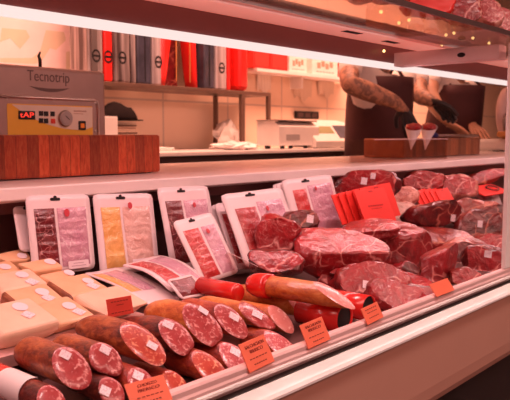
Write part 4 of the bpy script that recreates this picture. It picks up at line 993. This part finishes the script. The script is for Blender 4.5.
# dark pot, paper stack and white box behind the machine
p = at_y(110, 133, 2.66); wb = thing('white_box', 'plain white box beside the steel machine on the back bench', 'box', (p.x, 2.72, BZ+.001))
part('carton', cbox((0, 0, .085), (.11, .10, .168), .004), 'white_plastic', wb); part('flap', cbox((0, 0, .1705), (.105, .096, .002)), 'paper', wb)
p = at_y(126, 133, 2.80); ps = thing('receipt_stack', 'messy stack of brown paper slips under a black cap', 'paper stack', (p.x, 2.86, BZ+.001))
for k in range(12): part('slip', cbox((random.uniform(-.01, .01), random.uniform(-.01, .01), .006+.0125*k), (.15, .11, .009), .001, Matrix.Rotation(random.uniform(-.3, .3), 3, 'Z')), ('brown_print', 'brown_frame', 'beige_shape')[k % 3], ps)
ZS = BZ+.1565
hp = thing('cloth_beret', 'black cloth cap lying on the stack of paper slips', 'cap', (p.x-.01, 2.86, ZS))
bm = NB(); bmesh.ops.create_icosphere(bm, subdivisions=3, radius=1)
for v in bm.verts: q = v.co; v.co = V((q.x*.12*(1+.1*noise.noise(q*2)), q.y*.09, max(0, q.z)*.085*(1+.3*noise.noise(q*2.5))+.001))
part('crown', bm, 'cloth_black', hp, True); part('brim', prism_z(NB(), disc_prof(.05, 20, .085, -.03, .045), .001, .006), 'cloth_black', hp)

# ------------------------------------------------------------------ right end of the worktop: second block, cones, slicer
a, b = at_y(404, 150, 1.47), at_y(480, 150, 1.47)
bk2 = thing('butcher_block', 'lighter striped butcher block on the worktop below the butchers', 'cutting board', ((a.x+b.x)/2, 1.57, WZ))
part('board', cbox((0, 0, .043), (b.x-a.x, .20, .082), .005), 'block_wood_light', bk2)
for sx in (-1, 1): part('foot', cbox((sx*.15, 0, .0008), (.03, .16, .0014)), 'black', bk2)
r0, r1 = at_y(434, 133, 1.55), at_y(489, 133, 1.55)
kn = thing('honing_steel', 'steel honing rod with blue handle end on the lighter block', 'knife steel', (r0.x, 1.55, WZ+.0855))
part('rod', tube(NB(), [(.03, 0, .010), (r1.x-r0.x-.15, .0, .010)], .008, 10), 'steel', kn, True)
part('handle', tube(NB(), [(-.03, 0, .012), (-.02, 0, .013), (.0, 0, .014), (.02, 0, .012), (.031, 0, .011)], [.007, .012, .0135, .012, .009], 12), 'cap_blue', kn, True)
# acrylic cone stand
s0, s1 = at_y(374, 150, 1.30), at_y(447, 150, 1.30)
cs = thing('cone_stand', 'clear acrylic stand holding the paper cones', 'stand', ((s0.x+s1.x)/2, 1.35, WZ))
sw = s1.x-s0.x
part('front_sheet', cbox((0, -.05, .042), (sw, .004, .080), .001), 'acrylic', cs)
part('back_sheet', cbox((0, .05, .042), (sw, .004, .080), .001), 'acrylic', cs)
for s_ in (-1, 1): part('end_sheet', cbox((s_*(sw/2-.002), 0, .042), (.004, .095, .080), .001), 'acrylic', cs)
part('rim', cbox((0, -.05, .0835), (sw, .005, .002)), 'label_white', cs)
for k, (px, tp) in enumerate(((414, 411), (429, 425))):
    tpp = at_y(tp, 150, 1.35); top = at_y(px, 127, 1.36)
    co_ = thing('paper_cone', ('white paper cone of red ham directly under the gloved hand', 'white paper cone of red ham right of the gloved hand')[k], 'paper cone', tpp, 'paper cones in the acrylic stand')
    d = top-tpp; bm = NB(); n = 20; R1 = []
    ringo = []
    for j, (f, rr) in enumerate(((0, .001), (.5, .0205), (1, .042))):
        ringo.append([bm.verts.new(d*f*1.0 + V((rr*math.cos(2*math.pi*q/n), rr*.8*math.sin(2*math.pi*q/n), (.014*math.cos(2*math.pi*q/n-.6) if f == 1 else 0)))) for q in range(n)])
    for A, B in zip(ringo, ringo[1:]):
        for q in range(n): bm.faces.new((A[q], A[(q+1) % n], B[(q+1) % n], B[q]))
    part('cone', bm, 'paper', co_, True)
    bm = NB(); bmesh.ops.create_icosphere(bm, subdivisions=3, radius=1)
    for v in bm.verts: q = v.co.copy(); v.co = d*.98 + V((q.x*.038, q.y*.030, q.z*.016 + .008*noise.noise(q*3+V((k, 0, 0)))))
    part('ham_slices', bm, 'slice_bright', co_, False)
# slicer at the right end
p = at_y(499, 120, 1.75)
sr = thing('meat_slicer', 'pale pink meat slicer with round blade guard beside the post', 'slicer', (p.x, 1.70, WZ))
part('slicer_base', cbox((0, .0, .04), (.42, .20, .07), .02), 'white_plastic', sr)
bm = lathe(NB(), [(.02, -.03), (.155, -.03), (.165, -.015), (.165, .015), (.14, .03), (.02, .034)], 36, Matrix.Translation((0, -.02, .235)) @ XZ.to_4x4()); gu = part('blade_guard', bm, 'hood_pink', sr, True)
part('blade', lathe(NB(), [(.10, .0), (.148, .001), (.10, .004)], 36, Matrix.Translation((0, -.056, .235)) @ XZ.to_4x4()), 'steel', gu)
part('carriage', cbox((-.17, -.06, .095), (.12, .06, .03), .006, Matrix.Rotation(.2, 3, 'Y')), 'brass', sr)
part('pusher_arm', tube(NB(), [(-.17, -.06, .11), (-.19, -.06, .18), (-.15, -.06, .22)], [.012, .012, .016], 10), 'steel_dark', sr, True)
for sx in (-.16, .16): part('foot', lathe(NB(), [(.018, 0), (.018, .006)], 12, Matrix.Translation((sx, 0, 0))), 'black', sr)

# ------------------------------------------------------------------ people
def skin_mesh(chains, sub=2, name='tmp'):
    """chains: lists of (point, radius) sharing points; returns a mesh grown with the Skin modifier"""
    bm = NB(); idx = {}; lay = None
    pts = []; rad = []; ed = []
    for ch in chains:
        prev = None
        for p, r in ch:
            k = tuple(round(c, 4) for c in p)
            if k not in idx: idx[k] = len(pts); pts.append(V(p)); rad.append(r if isinstance(r, tuple) else (r, r))
            if prev is not None and prev != idx[k]: ed.append((prev, idx[k]))
            prev = idx[k]
    me = bpy.data.meshes.new(name); me.from_pydata(pts, ed, []); o = link(bpy.data.objects.new(name, me))
    m1 = o.modifiers.new('s', 'SKIN'); m1.use_smooth_shade = True; m1.branch_smoothing = .3
    for i, sv in enumerate(me.skin_vertices[0].data): sv.radius = rad[i]; sv.use_root = (i == 0)
    m2 = o.modifiers.new('u', 'SUBSURF'); m2.levels = m2.render_levels = sub
    bpy.context.view_layer.update(); dg = bpy.context.evaluated_depsgraph_get()
    out = bpy.data.meshes.new_from_object(o.evaluated_get(dg)); bpy.data.objects.remove(o); bpy.data.meshes.remove(me)
    return out
def put(name, me, m, root, lab=None):
    me.materials.clear(); me.materials.append(M[m]); o = link(bpy.data.objects.new(name, me)); o.parent = root
    me.polygons.foreach_set('use_smooth', [True]*len(me.polygons))
    if lab: o['label'] = lab
    return o
def hand_chains(w, dirv, palm_n, thumb_side, curl, inf=0.0, grow=1.22):
    """w wrist; dirv finger direction; palm_n normal of the palm (towards which fingers curl); thumb_side across"""
    d, n, s = dirv.normalized(), palm_n.normalized(), thumb_side.normalized()
    ch = []; base = w + d*.045*grow
    kn = []
    for i, (off, L) in enumerate(((.028, .070), (.009, .078), (-.010, .072), (-.028, .056))):
        k = w + (d*.088 + s*off)*grow; kn.append(k)
        a1, a2, a3 = curl*.5, curl, curl*1.5
        seg = [L*.45, L*.32, L*.25]
        p = k; c = [(w, .024+inf), (base + s*off*.55*grow, .0135+inf), (k, .0105+inf)]
        for sg, a in zip(seg, (a1, a2, a3)):
            p = p + (d*math.cos(a)+n*math.sin(a))*sg*grow; c.append((p, .0085+inf))
        ch.append(c)
    t0 = w + (d*.030 + s*.026)*grow; t1 = t0 + (d*.028+s*.024+n*.012)*grow; t2 = t1 + (d*.030+s*.006+n*.014)*grow; t3 = t2 + (d*.022+n*.010)*grow
    ch.append([(w, .024+inf), (t0, .014+inf), (t1, .011+inf), (t2, .0095+inf), (t3, .0085+inf)])
    return ch
def person(label, base, face, up_dir, arms, gloves, shirt, apron, hair='hair', lean=0.0, tattoo=False, scale=1.0):
    """base: floor point; face: horizontal unit vector the chest faces; arms: two (shoulder, elbow, wrist, hand dir, palm normal, thumb side, curl)"""
    f = face.normalized(); r = V((f.y, -f.x, 0)); B = V(base)     # r: the person's right... left/right of the figure
    root = thing('person', label, 'person', B); inv = -B
    def W(x, y, z): return V((0, 0, z)) + r*x + f*y              # local to root
    S = scale; hip = W(0, 0, .95*S); waist = W(0, .01+lean*.25, 1.10*S); chest = W(0, .03+lean*.6, 1.30*S); neck = W(0, .02+lean*.95, 1.49*S); nk2 = W(0, .03+lean*1.05, 1.56*S)
    head = W(0, .05+lean*1.2, 1.66*S)
    body = [[(hip, .115), (waist, .105), (chest, .115), (neck, (.062, .062)), (nk2, (.056, .058)), (W(0, .05+lean*1.2, 1.60*S), (.062, .075)), (W(0, .05+lean*1.2, 1.68*S), (.075, .092)), (W(0, .04+lean*1.2, 1.75*S), (.060, .075))]]
    for s in (-1, 1):
        body.append([(hip, .115), (W(s*.10, 0, .86*S), .092), (W(s*.105, .02, .50*S), .062), (W(s*.105, -.01, .30*S), .056), (W(s*.105, -.02, .09*S), .040), (W(s*.11, .06, .045), .038), (W(s*.115, .16, .035), .030)])
    shc = [[(hip, .150), (waist, .142), (chest, .155), (W(0, .02+lean*.9, 1.445*S), (.09, .085))]]
    slv = []
    for (sh, el, wr, hd_, pn, ts, cl) in arms:
        sh, el, wr = sh+inv, el+inv, wr+inv
        m1 = sh.lerp(el, .5); m2 = el.lerp(wr, .35); m3 = el.lerp(wr, .75)
        body.append([(chest, .115), (sh, .070), (m1, .062), (el, .055), (m2, .058), (m3, .044), (wr, .032)])
        for c in hand_chains(wr, hd_, pn, ts, cl): body.append(c)
        shc.append([(chest, .155), (sh, .080), (m1, .071), (sh.lerp(el, .72), .070)])
    o = put('body', skin_mesh(body), 'tattoo_skin' if tattoo else 'skin', root)
    put('shirt', skin_mesh(shc), shirt, root)
    for (sh, el, wr, hd_, pn, ts, cl), gl in zip(arms, gloves):
        if gl:
            wr = wr+inv; el_ = el+inv; ch = hand_chains(wr, hd_, pn, ts, cl, .0035)
            ch.append([(wr, .0275), (wr.lerp(el_, .22), .036)]); put('glove', skin_mesh(ch), 'glove', root)
    # trousers
    put('trousers', skin_mesh([[(W(0, .005, 1.04*S), .150), (hip, .156)]] + [[(hip, .156), (W(s*.10, 0, .86*S), .105), (W(s*.105, .02, .50*S), .078), (W(s*.105, -.015, .10*S), .066)] for s in (-1, 1)]), 'trousers', root)
    for s in (-1, 1):
        put('shoe', skin_mesh([[(W(s*.105, -.045, .045), .040), (W(s*.11, .05, .042), .046), (W(s*.115, .17, .036), .036)]]), 'black', root)
    # apron: a curved sheet in front of the body with bib, skirt and straps
    bm = NB(); g = {}; nx, nz = 12, 16
    for j in range(nz+1):
        z = .42+(1.49-.42)*j/nz; hw = .34 if z < 1.14 else .34-.10*min(1, (z-1.14)/.35); le_ = lean*max(0, (z-1.0)/.49)*.95
        for i in range(nx+1):
            t_ = i/nx*2-1; a = t_*hw/.20
            dep = .19
            g[i, j] = bm.verts.new(W(.205*math.sin(a), dep*math.cos(a)*1.0+.01+le_+.006*math.sin(t_*7+z*3), z*S))
    for i in range(nx):
        for j in range(nz): bm.faces.new((g[i, j], g[i+1, j], g[i+1, j+1], g[i, j+1]))
    ap = part('apron', bm, apron, root, True)
    sd = ap.modifiers.new('thick', 'SOLIDIFY'); sd.thickness = .006; sd.offset = 1
    for s in (-1, 1): part('apron_strap', tube(NB(), [W(s*.12, .155+lean*.9, 1.48*S), W(s*.10, .10+lean*.9, 1.53*S), W(s*.08, .0+lean*.95, 1.55*S), W(s*.05, -.075+lean*.9, 1.50*S)], .010, 8), apron, root, True)
    # face and hair
    hy = .05+lean*1.2
    for s in (-1, 1):
        e = NB(); bmesh.ops.create_icosphere(e, subdivisions=2, radius=.012, matrix=Matrix.Translation(W(s*.030, hy+.079, 1.672*S))); ey = part('eye', e, 'eye_white', root, True)
        e = NB(); bmesh.ops.create_icosphere(e, subdivisions=2, radius=.006, matrix=Matrix.Translation(W(s*.030, hy+.089, 1.672*S))); part('pupil', e, 'black', ey, True)
        part('eyebrow', tube(NB(), [W(s*.016, hy+.092, 1.692*S), W(s*.032, hy+.092, 1.697*S), W(s*.046, hy+.083, 1.690*S)], .0035, 6), hair, root)
        part('ear', tube(NB(), [W(s*.072, hy-.002, 1.695*S), W(s*.083, hy-.010, 1.685*S), W(s*.082, hy-.008, 1.66*S), W(s*.072, hy, 1.642*S)], [.007, .011, .010, .006], 8), 'skin', root, True)
    part('nose', tube(NB(), [W(0, hy+.084, 1.676*S), W(0, hy+.097, 1.655*S), W(0, hy+.108, 1.640*S), W(0, hy+.090, 1.630*S)], [.007, .010, .013, .009], 10), 'skin', root, True)
    part('mouth', tube(NB(), [W(-.024, hy+.078, 1.605*S), W(-.010, hy+.087, 1.609*S), W(.010, hy+.087, 1.609*S), W(.024, hy+.078, 1.605*S)], [.003, .006, .006, .003], 8), 'lip', root, True)
    hb = NB(); bmesh.ops.create_icosphere(hb, subdivisions=4, radius=1)
    for v in hb.verts:
        q = v.co.copy(); v.co = W(q.x*.090, q.y*.108+hy-.006, (1.705+q.z*.098)*S) + V((0, 0, .003*noise.noise(q*9)))
    fl_ = []
    for fc in hb.faces:
        cpt = fc.calc_center_median(); yy = cpt.dot(f)-hy; zz = cpt.z/S
        if (yy > .045 and zz < 1.735) or zz < 1.63 or (yy > 0 and zz < 1.68): fl_.append(fc)
    bmesh.ops.delete(hb, geom=fl_, context='FACES'); hr = part('hair', hb, hair, root, True); sd = hr.modifiers.new('thick', 'SOLIDIFY'); sd.thickness = .008; sd.offset = 1
    return root
# first butcher: leaning over the worktop, tattooed arm across, both hands in black gloves
p1 = at_y(378, 100, 2.30); B1 = V((p1.x, 2.30, 0)); f1 = V((-.80, -.60, 0))
shR = at_y(352, 58, 2.26); elR = at_y(348, 84, 2.10); wrR = at_y(404, 105, 1.93)
shL = at_y(418, 64, 2.26); elL = at_y(419, 96, 2.12); wrL = at_y(432, 101, 1.98)
person('butcher in dark maroon apron reaching out a tattooed arm and black glove', B1, f1, None, [
    (shR, elR, wrR, V((.25, -.22, -1)), V((.75, .60, 0)), V((-.60, .78, 0)), .30),
    (shL, elL, wrL, V((.8, -.3, -.45)), V((-.3, -.3, -.9)), V((.0, -1, .2)), .9)], (True, True), 'shirt', 'apron', lean=.10, tattoo=True)
wb_ = None
p2 = at_y(450, 100, 2.26); B2 = V((p2.x, 2.26, 0)); f2 = V((-.55, -.80, 0))
person('second butcher in white shirt and dark apron standing behind the lighter block', B2, f2, None, [
    (at_y(432, 66, 2.27), at_y(430, 96, 2.20), at_y(445, 122, 2.05), V((.7, -.5, -.4)), V((0, -.3, -1)), V((-.3, -1, 0)), .7),
    (at_y(470, 68, 2.29), at_y(474, 96, 2.22), at_y(470, 124, 2.07), V((-.5, -.6, -.4)), V((0, -.3, -1)), V((.3, -1, 0)), .7)], (False, False), 'shirt', 'apron', lean=.06)

# ------------------------------------------------------------------ light
def area(name, loc, rot, sx, sy, e, col, spread=180):
    l = bpy.data.lights.new(name, 'AREA'); l.shape = 'RECTANGLE'; l.size = sx; l.size_y = sy; l.energy = e; l.color = col; l.spread = R_(spread)
    o = link(bpy.data.objects.new(name, l)); o.location = loc; o.rotation_euler = rot; return o
area('tube_lamp', ((X0+X1)/2, 1.008, 1.325), (R_(-14), 0, 0), X1-X0, .03, 16.5, (1, .55, .54))
area('staff_fill_light', (3.2, 2.35, 2.6), (R_(24), 0, 0), 6, .5, 98, (1, .44, .30), 110)  # unseen fill light, added to brighten the back wall and staff side
area('ledge_fill_light', (1.6, .18, 2.6), (R_(6), 0, 0), 5, .3, 13, (1, .78, .73), 36)  # unseen narrow light, added above the ledge to whiten it
area('shop_fill_lamp', (1.4, -1.1, 2.66), (R_(40), 0, 0), 5, .8, 75, (1, .50, .42), 150)  # added fill without a fixture, lifts surfaces that face the customer
w = bpy.data.worlds.new('world'); sc.world = w; w.use_nodes = True
w.node_tree.nodes['Background'].inputs['Color'].default_value = (.9, .45, .40, 1); w.node_tree.nodes['Background'].inputs['Strength'].default_value = .12
